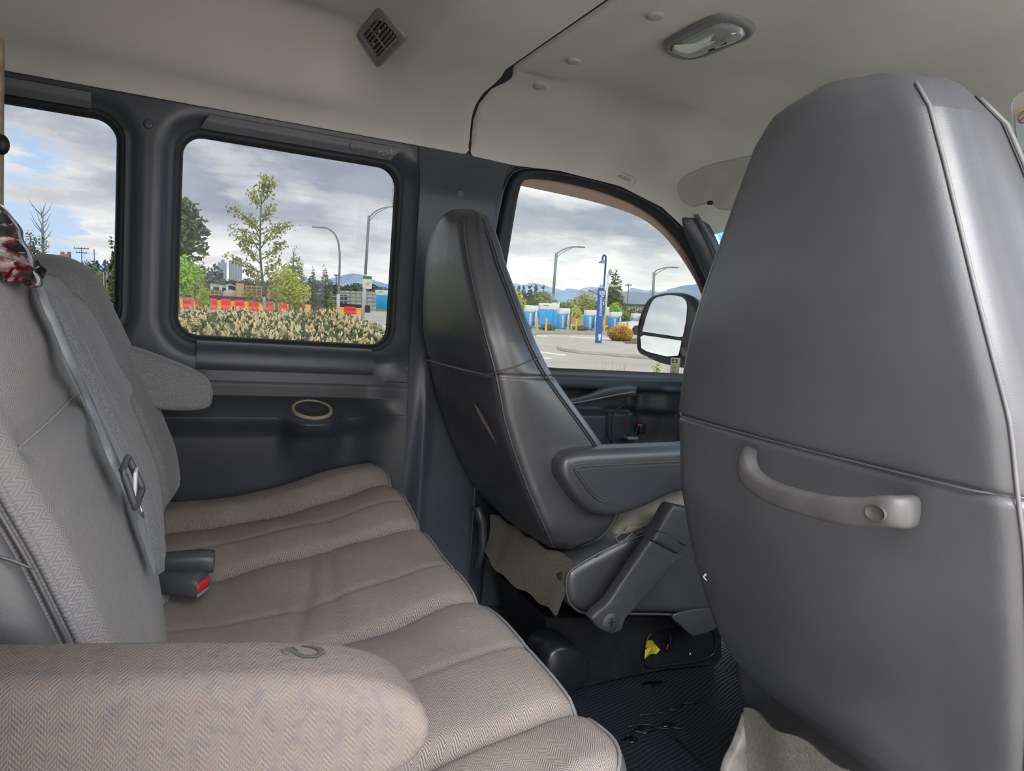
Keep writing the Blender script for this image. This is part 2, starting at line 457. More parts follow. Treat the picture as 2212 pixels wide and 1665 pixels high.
# the sheet metal outside, so that no light leaks in around the trim
def skin(u, v):
    return (lerp(-1.9, -.66, u), 1.765, lerp(-.2, 1.5, v))
sk = join(grid(skin, 2, 2), loft([[(x, 1.765, z) for x, z in rr_loop(w1[0] - .004, w1[1] + .004, w1[2] - .004, w1[3] + .004, .046)],
          [(lambda q: (q[0], 1.765, q[1]))(to_rect(p, (-.39, .97), -.66, -.08, -.2, 1.5)) for p in rr_loop(w1[0] - .004, w1[1] + .004, w1[2] - .004, w1[3] + .004, .046)]]),
          loft([[(x, 1.765, z) for x, z in rr_loop(w2[0] - .004, w2[1] + .004, w2[2] - .004, w2[3] + .004, .046)],
          [(lambda q: (q[0], 1.765, q[1]))(to_rect(p, (.22, .97), -.08, .70, -.2, 1.5)) for p in rr_loop(w2[0] - .004, w2[1] + .004, w2[2] - .004, w2[3] + .004, .046)]]))
mk('body_skin', sk, M['plastic_low'], wall, smooth=False)
# pillar between the windows: its round screw cap
def capdisc(name, cx, cz, y, r, parent, mat, dy=.002):
    lo = [[(cx + rr * math.cos(2 * PI * k / 20), y - h, cz + rr * math.sin(2 * PI * k / 20)) for k in range(20)] for rr, h in ((r * 1.12, -.0005), (r * 1.04, -.0015), (r, 0), (r * .94, dy), (r * .5, dy), (r * .02, dy))]
    return mk(name, loft(lo), mat, parent)
p = at(320, 268, y=WY); capdisc('screw_cap', p[0], p[2], WY, .010, wall, M['plastic'])
p = at(995, 418, y=1.658); capdisc('screw_cap', p[0], p[2], 1.658, .0105, wall, M['plastic'])
# B pillar trim
def bp(u, v):
    z = lerp(0.02, 1.246, v)
    edge = interp([(0, .715), (.37, .712), (.66, .706), (.95, .708), (1.077, .716), (1.13, .723), (1.186, .735), (1.234, .757), (1.42, .80)], z)[0]
    x = lerp(.50, edge, u)
    y = 1.6555 + .035 * sm(.62, .30, z) * (1 - sm(.50, .58, x)) * .6
    y += .012 * math.exp(-((x - .545) / .014) ** 2) * (1 - sm(.55, .80, z)) * -1
    y += .035 * max(0, (u - .93) / .07) ** 2
    y -= .006 * sm(.66, .64, z)
    y += .026 * sm(1.13, 1.235, z)
    return (x, y, z)
mk('pillar_trim', grid(bp, 26, 70), M['plastic'], wall, angle=50)
mk('pillar_edge_line', tube([(bp(1, t / 40)[0] + .002, bp(1, t / 40)[1] - .002, bp(1, t / 40)[2]) for t in range(18, 41)], .0028, 6), M['welt'], wall)
# lower panel with the arm ledge and the cup-holder bulge
def lowy(x, z):
    A = 1 - sm(.36, .50, x)                                        # the ledge fades out towards the pillar
    A *= 1.0
    bulge = math.exp(-((x - .268) / .055) ** 4)
    zt = .622; ze = .583 - .006 * bulge                           # back and front edge of the ledge
    front = .066 * A + .048 * bulge
    if z > zt: d = 0
    elif z > ze: d = front * (1 - ((z - ze) / (zt - ze)) ** 1.05)
    else:
        t = sm(0, .05, ze - z)
        d = .066 * A * (1 - .30 * t) * (1 - .35 * sm(.0, .3, ze - z)) + .048 * bulge * (1 - .2 * t) * (1 - sm(.02, .15, ze - z)) + .003
    d += .006 * sm(.665, .645, z)
    y = 1.692 - d
    y -= (.034 * sm(.40, .52, x))
    return y
def lowp(u, v):
    x = lerp(-1.9, -.5, u / .15) if u < .15 else lerp(-.5, .502, (u - .15) / .85)
    if v < .35: z = lerp(0, .50, v / .35)
    else: z = lerp(.50, .664, (v - .35) / .65)
    return (x, lowy(x, z), z)
mk('lower_panel', grid(lowp, 150, 90), M['plastic_low'], wall)
# belt-line seam: thin dark gap under the upper trim
mk('trim_gap', box((-.6, 1.704, .6595), (2.2, .03, .008), 0), M['black'], wall, smooth=False)
# cup holder: tilted ring and dark well
cc = Vector((.268, 1.630, .6005)); ax = Vector((0, -math.sin(math.radians(19)), math.cos(math.radians(19))))
ex = Vector((1, 0, 0)); ey = ax.cross(ex)
def cring(r, h): return [tuple(cc + ex * (r * math.cos(2 * PI * k / 40)) + ey * (r * math.sin(2 * PI * k / 40)) + ax * h) for k in range(40)]
mk('cup_holder_ring', loft([cring(.0462, -.004), cring(.0468, .001), cring(.0450, .0035), cring(.0415, .004), cring(.0392, .0025), cring(.0385, -.003)]), simple('cup_ring_tan', (.33, .28, .235), .4, .1, 30), wall)
mk('cup_well', loft([cring(.0388, .0015), cring(.0375, .0005), cring(.012, -.0005), cring(.0004, -.0005)]), simple('cup_well_dark', (.035, .034, .03), .6, .2, 40), wall)
# sill and header trims around the middle window
def trim_sill(x0, x1, n):
    prof = [(1.731, .742), (1.722, .7415), (1.706, .738), (1.693, .730), (1.686, .718), (1.6835, .70), (1.683, .683), (1.690, .676)]
    e = lambda u: .010 * (abs(u - .5) * 2) ** 6
    V, F = grid(lambda u, v: (lerp(x0, x1, u), prof[int(round(v * 7))][0], prof[int(round(v * 7))][1] - 0), 12, 7)
    o = mk(n, (V, F), M['plastic_light'] if 0 else M['plastic'], None); o['kind'] = 'structure'; return o
trim_sill(.022, .418, 'trim_1')
def header(x0, x1, z0, z1, n, cut):
    V, F = grid(lambda u, v: (lerp(x0, x1, u) + cut * (v - .5), lerp(1.7, 1.684, sm(0, .5, v)) , lerp(z0, z1, v)), 10, 6)
    o = mk(n, (V, F), M['header'], None); o['kind'] = 'structure'; return o
h2 = header(.024, .445, 1.201, 1.2295, 'trim_2', .018)
header(-1.0, -.187, 1.203, 1.231, 'trim_3', 0)
p = at(762, 314, y=1.683); capdisc('screw_cap', p[0], p[2], 1.6838, .0075, h2, M['header'], .0012)
random.seed(3)
sc_ = []
for k in range(60):
    q = at(random.gauss(838, 12), random.gauss(328, 4), y=1.682); sc_.append(box(q, (.003 * random.random() + .001, .0006, .0012), 0))
mk('scuff', join(*sc_), M['thread'], h2, smooth=False, kind='stuff')
# scuffs on the pillar
sc_ = []
for pts in ([(884, 395), (886, 420), (884, 450)], [(889, 540), (893, 560)], [(884, 555), (886, 600), (883, 640)], [(886, 660), (888, 700), (880, 750)], [(870, 815), (858, 822)], [(872, 790), (876, 812)]):
    pts = resample([(a, b) for a, b in pts], 7)
    for a, b in pts:
        for k in range(3):
            x, z = at(a + random.gauss(0, 2), b + random.gauss(0, 5), y=1.66)[::2]
            if z > .66:
                yy = 1.66 if x > .5 else lerp(1.70, 1.662, sm(.478, .52, x))
                sc_.append(box((x, yy - .004, z), (.0012, .0008, .006 * random.random() + .002), 0))
# ---- windows
def window(n, w, mat, name):
    x0, x1, z0, z1 = w
    o = mk(name, prism(rr_loop(x0 - .008, x1 + .008, z0 - .008, z1 + .008, .048), lambda a, b, d: (a, d, b), 1.745, 1.749), mat, smooth=False)
    o['kind'] = 'structure'
    lo = []
    for d, y in ((0, 1.743), (.002, 1.734), (.006, 1.729), (.012, 1.727), (.020, 1.728)):
        lo.append([(x, y, z) for x, z in rr_loop(x0 - d, x1 + d, z0 - d, z1 + d, .042 + d)])
    mk('gasket', loft(lo), M['rubber'], o)
    return o
g1 = window(1, w1, M['glass_rear'], 'window_1'); g2 = window(2, w2, M['glass_rear'], 'window_2')
# etched maker's marks in the lower corner of the middle pane, residue of a sticker in the upper one
def mark(px, py, w, h, y=1.7435):
    a = at(px, py, y=y); b = at(px + w, py + h, y=y); return box(((a[0] + b[0]) / 2, y, (a[2] + b[2]) / 2), (abs(b[0] - a[0]), .0003, abs(b[2] - a[2])), 0)
random.seed(11); mk_ = []
for r, (y0, xs) in enumerate(((689, (398, 434)), (694, (400, 432)), (699, (416, 432)), (703, (404, 426)))):
    x = xs[0]
    while x < xs[1]:
        w = random.choice((1.2, 2.2, 3.2)); mk_.append(mark(x, y0 + random.choice((0, .6)), w, random.choice((1.0, 1.6)))); x += w + random.choice((.8, 1.6))
mk('etched_mark', join(*mk_), simple('etch', (.05, .06, .05), .6, 0, 10), g2, smooth=False, kind='stuff')
mk_ = []
for k in range(90):
    t = random.random(); px = 848 + 18 * random.random() ** .7; py = 372 + 75 * t
    if px > 866 - (py - 372) * .06: continue
    mk_.append(mark(px, py, random.uniform(.6, 2.2), random.uniform(.6, 2.2)))
for py in range(384, 446, 4): mk_.append(mark(848, py, .8, 2.2))
mk('sticker_residue', join(*mk_), simple('residue', (.20, .13, .05), .7, .2, 90), g2, smooth=False, kind='stuff')
# ---- ceiling
def edge_z(x):
    return interp([(-3, 1.242), (.60, 1.242), (.76, 1.236), (.886, 1.243), (1.08, 1.232), (1.228, 1.194), (1.36, 1.12), (1.44, 1.09), (1.7, 1.02)], x)[0]
def ceil_pt(x, t):
    """t = 0 at the driver's side wall, 1 at the door side; returns the cloth surface"""
    front = x > .60
    if t < .30:
        s = t / .30
    else: s = 1
    zc = 1.372 + .004 * math.sin(x * 9)
    if not front:
        up = 1 - sm(.27, .40, x)                                   # pocket behind the cross bow
        zc = 1.350 + .012 * sm(.52, .62, x) + .062 * up + .035 * (1 - sm(-.25, .26, x)) - .007 * math.exp(-((x - .46) / .06) ** 2)
    else:
        zc -= .10 * sm(1.15, 1.62, x)
    ze = edge_z(x)
    if s < 1:
        a = s * PI / 2
        y = 1.678 - .288 * (math.sin(a) ** 1.0 if False else (1 - math.cos(a)) ** .8)
        z = ze + (zc - ze) * math.sin(a) ** 1.05
        if not front:
            up = 1 - sm(.22, .42, x)
            k = math.exp(-((s - .34) / .16) ** 2)
            z -= .030 * k * up; z += .020 * math.exp(-((s - .72) / .12) ** 2) * up
        else:
            z += .010 * math.exp(-((s - .70) / .2) ** 2) * math.exp(-((x - 1.02) / .16) ** 2)
            z -= .010 * math.exp(-((s - .62) / .2) ** 2) * math.exp(-((x - .80) / .09) ** 2)
    else:
        y = 1.39 - (t - .30) / .70 * 1.21
        z = zc - (.05 * sm(.45, .18, y))
        z -= .012 * (math.exp(-((y - 1.30) / .06) ** 2)) * (0 if front else (1 - sm(.25, .40, x)) * .0)
        if front: z -= .006 * math.exp(-((x - .69) / .05) ** 2)
    if front: z += .016 * math.exp(-((y - 1.18) / .16) ** 2) * math.exp(-((x - 1.16) / .20) ** 2)
    return (x, y, z)
def seam_x(t): return .600 + .030 * sm(.16, .0, t) + .010 * math.exp(-((t - .24) / .035) ** 2)
def rear(u, v):
    t = v; x1 = seam_x(t) - .004; x = lerp(-1.9, -.4, u / .12) if u < .12 else lerp(-.4, x1, ((u - .12) / .88))
    p = list(ceil_pt(min(x, .5999), t))
    p[0] = x
    e = (x1 - x)
    if e < .012: p[2] += .010 * (1 - e / .012) ** 2                # rolled edge at the joint
    return p
c1 = mk('ceiling', grid(rear, 150, 90), M['headliner']); c1['kind'] = 'structure'
def front(u, v):
    t = v; x0 = seam_x(t) + .001 + .012 * math.exp(-((t - .25) / .03) ** 2); x = lerp(x0, 1.60 - .24 * (1 - min(1, t / .3)) ** 2, u)
    p = list(ceil_pt(max(x, .6001), t)); p[0] = x
    e = x - x0
    if e < .008: p[2] += .008 * (1 - e / .008) ** 2
    return p
c2 = mk('ceiling.001', grid(front, 110, 90), M['headliner']); c2['kind'] = 'structure'
sheet = [(-1.95, .12, 1.49), (1.62, .12, 1.46), (1.62, 1.78, 1.46), (-1.95, 1.78, 1.49)]
rf = mk('roof', loft([sheet, [(x, y, z + .03) for x, y, z in sheet]], True, True, True), simple('roof_paint', (.35, .22, .16), .4), smooth=False); rf['kind'] = 'structure'
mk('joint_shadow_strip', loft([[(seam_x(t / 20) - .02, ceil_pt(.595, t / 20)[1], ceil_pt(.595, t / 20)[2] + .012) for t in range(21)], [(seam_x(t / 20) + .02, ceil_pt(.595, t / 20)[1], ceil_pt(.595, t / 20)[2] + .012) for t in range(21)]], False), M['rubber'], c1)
# cloth label pressed into the edge, and the word pressed into the front one
mk('pressed_tab', box((-.10, 1.683, 1.2555), (.058, .004, .011), .001), simple('tab', (.33, .31, .33), .8, .05, 30), c1)
def text(name, s, size, mat4, mat, parent=None, ext=.0004, align='CENTER'):
    cu = bpy.data.curves.new(name, 'FONT'); cu.body = s; cu.size = size; cu.extrude = ext; cu.align_x = align; cu.align_y = 'CENTER'
    t = bpy.data.objects.new('tmp', cu); scene.collection.objects.link(t)
    bpy.context.view_layer.update(); dg = bpy.context.evaluated_depsgraph_get()
    me = bpy.data.meshes.new_from_object(t.evaluated_get(dg)); bpy.data.objects.remove(t)
    me.name = name; me.transform(mat4); me.materials.clear(); me.materials.append(mat)
    o = bpy.data.objects.new(name, me); scene.collection.objects.link(o)
    if parent is not None:
        lo = LOC[parent.name]; me.transform(Matrix.Translation((-lo[0], -lo[1], -lo[2]))); o.parent = parent
    LOC[o.name] = (0, 0, 0)
    return o
def basis(px, py, pz, X, Y):
    X = Vector(X).normalized(); Y = Vector(Y); Y = (Y - X * Y.dot(X)).normalized(); Z = X.cross(Y)
    return Matrix(((X.x, Y.x, Z.x, px), (X.y, Y.y, Z.y, py), (X.z, Y.z, Z.z, pz), (0, 0, 0, 1)))
def ceil_hit(px, py, fr=True):
    r = ray(px, py); best = None
    for i in range(111):
        x = lerp(.62, 1.5, i / 110) if fr else lerp(-.4, .6, i / 110)
        for j in range(60):
            q = ceil_pt(x, j / 60); v = np.array(q) - CAM; d = np.linalg.norm(np.cross(v, r)) / np.linalg.norm(r)
            if best is None or d < best[0]: best = (d, q, x, j / 60)
    q = best[1]; x, t = best[2], best[3]
    a = Vector(ceil_pt(x + .01, t)) - Vector(ceil_pt(x - .01, t)); b = Vector(ceil_pt(x, t + .01)) - Vector(ceil_pt(x, max(0, t - .01)))
    n = a.cross(b).normalized(); n = -n if n.z > 0 else n
    return Vector(q), n, a.normalized()
q, n_, a_ = ceil_hit(1350, 380)
text('pressed_word', 'AIRBAG', .013, basis(*(q + n_ * .0012), a_, n_.cross(a_)), simple('tab2', (.30, .30, .30), .8, .05, 30), c2, .0006)
up_ = n_.cross(a_)
mk('pressed_outline', tube([tuple(q + n_ * .001 + a_ * (.036 * c_) + up_ * (.012 * s_)) for c_, s_ in ((-1, -1), (-.85, .8), (-.7, 1), (.7, 1), (.95, .8), (1, -1))], .0010, 5), simple('tab3', (.34, .34, .33), .8, .05, 30), c2)
for px, py in ((1414, 25), (1240, 133), (1168, 184)):
    q, n_, a_ = ceil_hit(px, py); b_ = n_.cross(a_)
    def rg(r, h): return [tuple(q + n_ * h + a_ * (r * math.cos(2 * PI * k / 24)) + b_ * (r * math.sin(2 * PI * k / 24))) for k in range(24)]
    mk('button', loft([rg(.0135, -.003), rg(.0148, .0022), rg(.0142, .0034), rg(.008, .0040), rg(.0003, .0041)]), simple('button_cloth_grey', (.42, .43, .42), .7, .05, 20), c2)
# ---- driver's door
SO = [(1062, 560), (1078, 470), (1092, 412), (1101, 388), (1113, 374), (1135, 367), (1190, 368), (1260, 382), (1330, 403), (1400, 434), (1452, 474), (1495, 524), (1530, 580), (1575, 680), (1590, 760), (1580, 815), (1450, 822), (1300, 810), (1180, 803), (1050, 790), (1040, 760), (1048, 660)]
SI = [(1084, 640), (1091, 590), (1105, 500), (1118, 420), (1124, 398), (1133, 388), (1150, 386), (1190, 389), (1260, 403), (1330, 424), (1390, 452), (1440, 490), (1480, 540), (1515, 610), (1548, 700), (1560, 760), (1550, 812), (1450, 808), (1300, 801), (1180, 793), (1070, 786), (1062, 776), (1066, 740), (1074, 690)]
def outl(pts, y, n=96):
    o = [at(a, b, y=y)[::2] for a, b in pts]
    s = spline(o, 8, True); s = resample(s, n, True)
    c = np.mean(np.array(s), axis=0); k = int(np.argmax([math.cos(math.atan2(p[1] - c[1], p[0] - c[0]) - 2.5) for p in s]))
    return s[k:] + s[:k]
so_, si_ = outl(SO, 1.70), outl(SI, 1.72)
if (so_[1][0] - so_[0][0]) * (si_[1][0] - si_[0][0]) < 0 and False: si_ = si_[::-1]
def mixl(t, y, push=0): return [(lerp(a[0], b[0], t), y, lerp(a[1], b[1], t)) for a, b in zip(so_, si_)]
def doorf(x, z):
    y = 1.700
    y -= .060 * sm(.712, .700, z) * 1.0                            # window ledge stands in
    y += .032 * sm(.672, .655, z)                                  # falls back below it
    rec = sm(.96, 1.0, x) * (1 - sm(1.20, 1.215, x)) * sm(.585, .60, z) * (1 - sm(.655, .665, z)); y += .035 * rec
    y -= .020 * sm(1.24, 1.30, x) * sm(.50, .60, z) * (1 - sm(.66, .68, z))
    hol = sm(1.10, 1.125, x) * (1 - sm(1.30, 1.36, x)) * sm(.475, .50, z) * (1 - sm(.585, .61, z)); y += .030 * hol
    y -= .045 * sm(.462, .447, z)                                  # top of the door pocket
    y += .03 * sm(.42, .1, z)
    return y
door = mk('door_1', grid(lambda u, v: (lerp(.745, 1.62, u), doorf(lerp(.745, 1.62, u), lerp(.06, .716, v)), lerp(.06, .716, v)), 110, 110), M['plastic_low']); door['kind'] = 'structure'
mk('window_frame', loft([mixl(-.55, 1.690), mixl(-.30, 1.694), mixl(-.12, 1.704), mixl(0, 1.706)]), M['seal_blue'], door)
mk('door_seal', loft([mixl(0, 1.706), mixl(.1, 1.690), mixl(.3, 1.686), mixl(.6, 1.690), mixl(.85, 1.700), mixl(1.0, 1.725)]), M['rubber'], door)
mk('outer_frame_line', tube([tuple(p) for p in mixl(-.14, 1.698)], .0022, 5, True), M['plastic'], door)
# pinkish-tan band above the lowered pane
ti = [(1118, 400), (1200, 417), (1290, 438), (1370, 464), (1420, 496), (1460, 540), (1500, 602), (1520, 650)]
to_ = [(1118, 376), (1200, 378), (1300, 402), (1370, 430), (1430, 468), (1480, 520), (1530, 600), (1560, 660)]
A_ = resample(spline([at(a, b, y=1.745) for a, b in ti], 8), 50); B_ = resample(spline([at(a, b, y=1.735) for a, b in to_], 8), 50)
mk('upper_frame_band', loft([A_, B_], False), simple('pinkish_tan_paint', (.42, .30, .25), .5, .06, 20), door)
gl = spline([at(a, b, y=1.75)[::2] for a, b in ti], 6)
go = [tuple(g) for g in gl] + [(at(1600, 780, y=1.75)[0], .9), (1.60, .70), (.70, .70), (.735, .9), (.765, 1.05), (.785, 1.17)]
mk('window_pane', prism(go, lambda a, b, d: (a, d, b), 1.748, 1.752), M['glass_front'], door, smooth=False)
# skin around the opening
mk('door_skin', loft([mixl(.9, 1.742), mixl(0, 1.745), mixl(-.6, 1.75), [(lerp(p[0], q[0], 0), 1.755, q[1]) for p, q in zip(mixl(-.6, 0), [to_rect((a[0], a[2]), (1.15, .95), .66, 1.9, -.2, 1.5) for a in mixl(-.6, 0)])]]), M['plastic_low'], door, smooth=False)
# pull handle: curved light bar with a thick end
hp = [at(a, b, y=1.645) for a, b in ((1205, 868), (1240, 864), (1275, 856), (1303, 846), (1330, 842), (1368, 843))]
hp = resample(spline(hp, 6), 22)
prof = rrect(2, 2, .6, 3)
mk('pull_handle', sweep(hp, prof, (0, 0, 1), [(lerp(.006, .016, sm(.3, .75, i / 21)), lerp(.007, .017, sm(.2, .9, i / 21))) for i in range(22)]), M['plastic'], door, angle=40)
hb = [at(a, b, y=1.628) for a, b in ((1205, 873), (1240, 870), (1290, 861), (1335, 852), (1370, 846))]
mk('handle_edge', tube(resample(spline(hb, 5), 20), .0022, 6), M['plastic_light'], door)
# recessed map pocket with rounded outline, lock lever and the window switch
pk = [at(a, b, y=1.675) for a, b in ((1322, 962), (1321, 920), (1326, 892), (1345, 875), (1362, 872), (1372, 878), (1378, 900), (1375, 930), (1366, 952))]
mk('recess_outline', tube(resample(spline(pk, 5), 34), .0028, 6), M['rubber'], door)
mk('panel_seam', tube([at(a, b, y=1.668) for a, b in ((1318, 874), (1312, 900), (1311, 935), (1318, 955), (1324, 966))], .0018, 6), M['black'], door)
q = at(1385, 925, y=1.685); mk('lock_lever', box(q, (.022, .02, .032), .004), M['black'], door)
q = at(1381, 918, y=1.668); mk('lock_flag', box(q, (.010, .004, .007), .001), M['red'], door)
q = at(1362, 945, y=1.655); mk('switch_plate', box(q, (.036, .030, .010), .004), M['plastic_light'], door)
mk('window_switch', box((q[0], q[1] - .002, q[2] + .004), (.026, .020, .010), .004), M['black'], door)
text('switch_symbol', 'II', .009, basis(q[0], q[1] - .004, q[2] + .0095, (1, 0, 0), (0, 1, 0)), M['thread'], door, .0002)
# yellowish warning sticker at the front end of the pane
q0 = at(1446, 770, y=1.744); st = simple('sticker_cream', (.62, .56, .38), .6, .05, 30)
bx = lambda px, py, w, h, y, mat, n: mk(n, mark(px, py, w, h, y), mat, door, smooth=False)
bx(1450, 772, 16, 38, 1.744, st, 'warning_sticker')
bx(1452, 775, 11, 9, 1.7434, simple('sticker_ink', (.05, .05, .04), .6, 0, 9), 'sticker_panel')
tri = [at(a, b, y=1.743) for a, b in ((1453, 782), (1461, 782), (1458, 775))]
mk('warning_triangle', (tri, [(0, 1, 2)]), st, door, smooth=False)
ln = [mark(1451, 787 + 3 * k, random.uniform(8, 12), 1.0, 1.7434) for k in range(7)]
mk('sticker_print', join(*ln), M['black'], door, smooth=False, kind='stuff')
# A pillar, windscreen and its blue band, right side, rear, floor
apl = [at(1488, 452, y=1.690), at(1500, 470, y=1.682), at(1525, 515, y=1.672), at(1560, 590, y=1.672), at(1640, 720, y=1.68), at(1700, 800, y=1.69)]
ap = mk('trim_4', sweep(resample(spline(apl, 6), 24), [(.02, .022), (-.045, .026), (-.055, .0), (-.045, -.016), (0, -.022), (.02, -.018)], (0, 1, 0)), M['plastic']); ap['kind'] = 'structure'
mk('pillar_edge_line', tube([(x - .004, y - .040, z - .020) for x, y, z in resample(spline(apl, 6), 24)], .006, 8), M['welt'], ap)
wsq = lambda u, v: (lerp(1.58, 2.08, v) - .22 * abs(2 * u - 1) ** 5, lerp(.22, 1.74, u), lerp(1.32, .70, v))
ws = mk('window_3', grid(wsq, 20, 16), M['glass_wind']); ws['kind'] = 'structure'
mk('tint_band', grid(lambda u, v: (wsq(u, v * .36)[0] - .004, wsq(u, v * .36)[1], wsq(u, v * .36)[2]), 20, 6), M['tintband'], ws)
fl = Mat('rubber_floor_mat')
fx = fl.n('ShaderNodeSeparateXYZ'); fl.l(fl.co(), fx.inputs[0])
wv = fl.math('SINE', fl.math('MULTIPLY', fl.math('ADD', fl.math('ADD', fx.outputs[1], fl.math('MULTIPLY', fx.outputs[0], -.35)), fl.math('MULTIPLY', fl.noise(3.5, 2), .09)), 620))
fl.set(Base_Color=fl.mix(fl.ramp(wv, .2, 1), (.015, .018, .023), (.034, .041, .052)), Roughness=fl.math('ADD', fl.math('MULTIPLY', fl.noise(9, 4), .35), .22))
fl.bump(fl.math('MULTIPLY', wv, .5), .3, .0015)
M['floor'] = fl.m
fo = mk('floor', join(grid(lambda u, v: (lerp(-1.9, 1.75, u), lerp(.22, 1.74, v), .002 * math.sin(u * 31) * math.sin(v * 17)), 60, 30), box((-.1, 1.0, -.10), (3.7, 1.6, .16), 0)), M['floor']); fo['kind'] = 'structure'
# cracks in the mat
ck = lambda pts, w: tube([at(a, b, z=.0035) for a, b in resample(pts, 26)], w, 5)
random.seed(5)
cr = []
for pts in ([(1358, 1572), (1400, 1566), (1445, 1585), (1490, 1622), (1545, 1665), (1600, 1710)], [(1380, 1545), (1430, 1538), (1480, 1522), (1528, 1508)], [(1350, 1590), (1372, 1580), (1440, 1572), (1478, 1568)]):
    pts = [(a + random.gauss(0, 2.5), b + random.gauss(0, 2)) for a, b in resample(pts, 12)]; cr.append(ck(pts, .0022))
mk('mat_crack', join(*cr), M['black'], fo)
mk('wet_film', join(*[prism([(q0_[0] + rx * (1 + .25 * math.sin(3 * t_ + rx * 900)) * math.cos(t_), q0_[1] + ry * (1 + .2 * math.cos(4 * t_)) * math.sin(t_)) for t_ in [2 * PI * k / 26 for k in range(26)]], lambda a, b, d: (a, b, d), .0026, .0034) for q0_, rx, ry in ((at(1390, 1578, z=0), .022, .012), (at(1362, 1600, z=0), .020, .010), (at(1440, 1568, z=0), .016, .006), (at(1405, 1480, z=0), .03, .010))]), simple('wet', (.006, .007, .009), .08, 0, 10), fo)
wr = mk('wall_right', join(grid(lambda u, v: (lerp(-1.9, -.08, u), .20, lerp(0, 1.42, v)), 4, 4), grid(lambda u, v: (lerp(.78, 1.75, u), .20, lerp(0, .72, v)), 4, 4), box((.75, .20, .7), (.09, .05, 1.4), .01)), M['plastic']); wr['kind'] = 'structure'  # unseen rear stretch lengthened forward to darken the rear headliner
wb = mk('wall_back', grid(lambda u, v: (-1.9, lerp(.2, 1.76, u), lerp(0, 1.49, v)), 4, 4), M['plastic_low']); wb['kind'] = 'structure'
# firewall and dashboard
ds = [(1.42, .62), (1.36, .66), (1.36, .72), (1.42, .765), (1.60, .775), (1.95, .73), (2.0, .66), (2.0, .1), (1.75, .0), (1.62, .0), (1.55, .30), (1.46, .46)]
dash = tag(mk('dashboard', loft([[(x, y, z) for x, z in ds] for y in np.linspace(.235, 1.62, 12)], True, True, True), M['plastic_low'], loc=(1.6, .93, 0), angle=50, smooth='a'), 'dark grey dashboard under the windscreen, ahead of the front seats', 'dashboard')
ja = mk('door_jamb', box((.76, 1.722, .36), (.20, .05, .74), .01), M['plastic_low'], wall)
wh = thing('steering_wheel', 'round black steering wheel in front of the driver seat', 'steering wheel', (1.44, 1.42, .72))
wc = Vector((1.44, 1.42, .72)); wa = Vector((-.85, 0, .52)).normalized(); wu = Vector((0, 1, 0)); wv_ = wa.cross(wu)
mk('rim', tube([tuple(wc + wu * (.185 * math.cos(2 * PI * k / 40)) + wv_ * (.185 * math.sin(2 * PI * k / 40))) for k in range(40)], .014, 8, True), M['black'], wh)
mk('hub', ellipsoid(tuple(wc - wa * .02), (.05, .085, .07), 14, 8), M['black'], wh)
for a in (0, PI, -PI / 2): mk('spoke', tube([tuple(wc - wa * .02), tuple(wc + wu * (.18 * math.cos(a)) + wv_ * (.18 * math.sin(a)))], .012, 6), M['black'], wh)
mk('column', tube([tuple(wc - wa * .02), tuple(wc - wa * .30)], .035, 10), M['black'], wh)
# ================================================================== THE VAN: fittings on the ceiling
def bil(q, u, v): return q[0] * ((1 - u) * (1 - v)) + q[1] * (u * (1 - v)) + q[2] * (u * v) + q[3] * ((1 - u) * v)
vq = [Vector(at(820, 10, y=1.35)), Vector(at(880, 82, y=1.35)), Vector(at(818, 145, y=1.50)), Vector(at(772, 75, y=1.50))]   # u: down the slope, v: across the van
vn = (vq[1] - vq[0]).cross(vq[3] - vq[0]).normalized(); vn = -vn if vn.z > 0 else vn
vent = thing('air_vent', 'grey slatted air vent set into the rear headliner slope', 'air vent', tuple(bil(vq, .5, .5)))
def vp(u, v, h): return tuple(bil(vq, u, v) + vn * h)
def vring(i, h, r=.08):
    o = []
    for cu, cv in ((1 - i, 1 - i), (i, 1 - i), (i, i), (1 - i, i)):
        su, sv = (1 if cu > .5 else -1), (1 if cv > .5 else -1)
        ang = {(1, 1): 0, (-1, 1): 90, (-1, -1): 180, (1, -1): 270}[(su, sv)]
        for k in range(4):
            t = math.radians(ang + 30 * k); o.append(vp(cu - su * r + r * math.cos(t), cv - sv * r + r * math.sin(t), h))
    return o
mk('frame', loft([vring(-.02, -.004), vring(0, .004), vring(.03, .006), vring(.13, .004, .03), vring(.15, -.004, .02)]), M['plastic_light'], vent, angle=40)
mk('dark_well', loft([vring(.15, -.001, .02), vring(.45, -.001, .02)], True, False, True), M['black'], vent)
for k in range(6):
    u0 = .20 + .105 * k
    a = [vp(u0, .17, .001), vp(u0 + .045, .17, .0045), vp(u0 + .03, .17, .006), vp(u0 - .015, .17, .003)]
    b = [vp(u0, .83, .001), vp(u0 + .045, .83, .0045), vp(u0 + .03, .83, .006), vp(u0 - .015, .83, .003)]
    mk('slat', loft([a, b], True, True, True), M['plastic_light'], vent, smooth=False)
mk('divider', loft([[vp(.17, .49, .005), vp(.17, .51, .005), vp(.17, .51, .007), vp(.17, .49, .007)], [vp(.80, .49, .005), vp(.80, .51, .005), vp(.80, .51, .007), vp(.80, .49, .007)]], True, True, True), M['plastic_light'], vent, smooth=False)
mk('lower_lip', loft([[vp(.80, .16, .002), vp(.87, .16, .002), vp(.87, .16, .008), vp(.80, .16, .007)], [vp(.80, .84, .002), vp(.87, .84, .002), vp(.87, .84, .008), vp(.80, .84, .007)]], True, True, True), M['plastic_light'], vent, smooth=False)
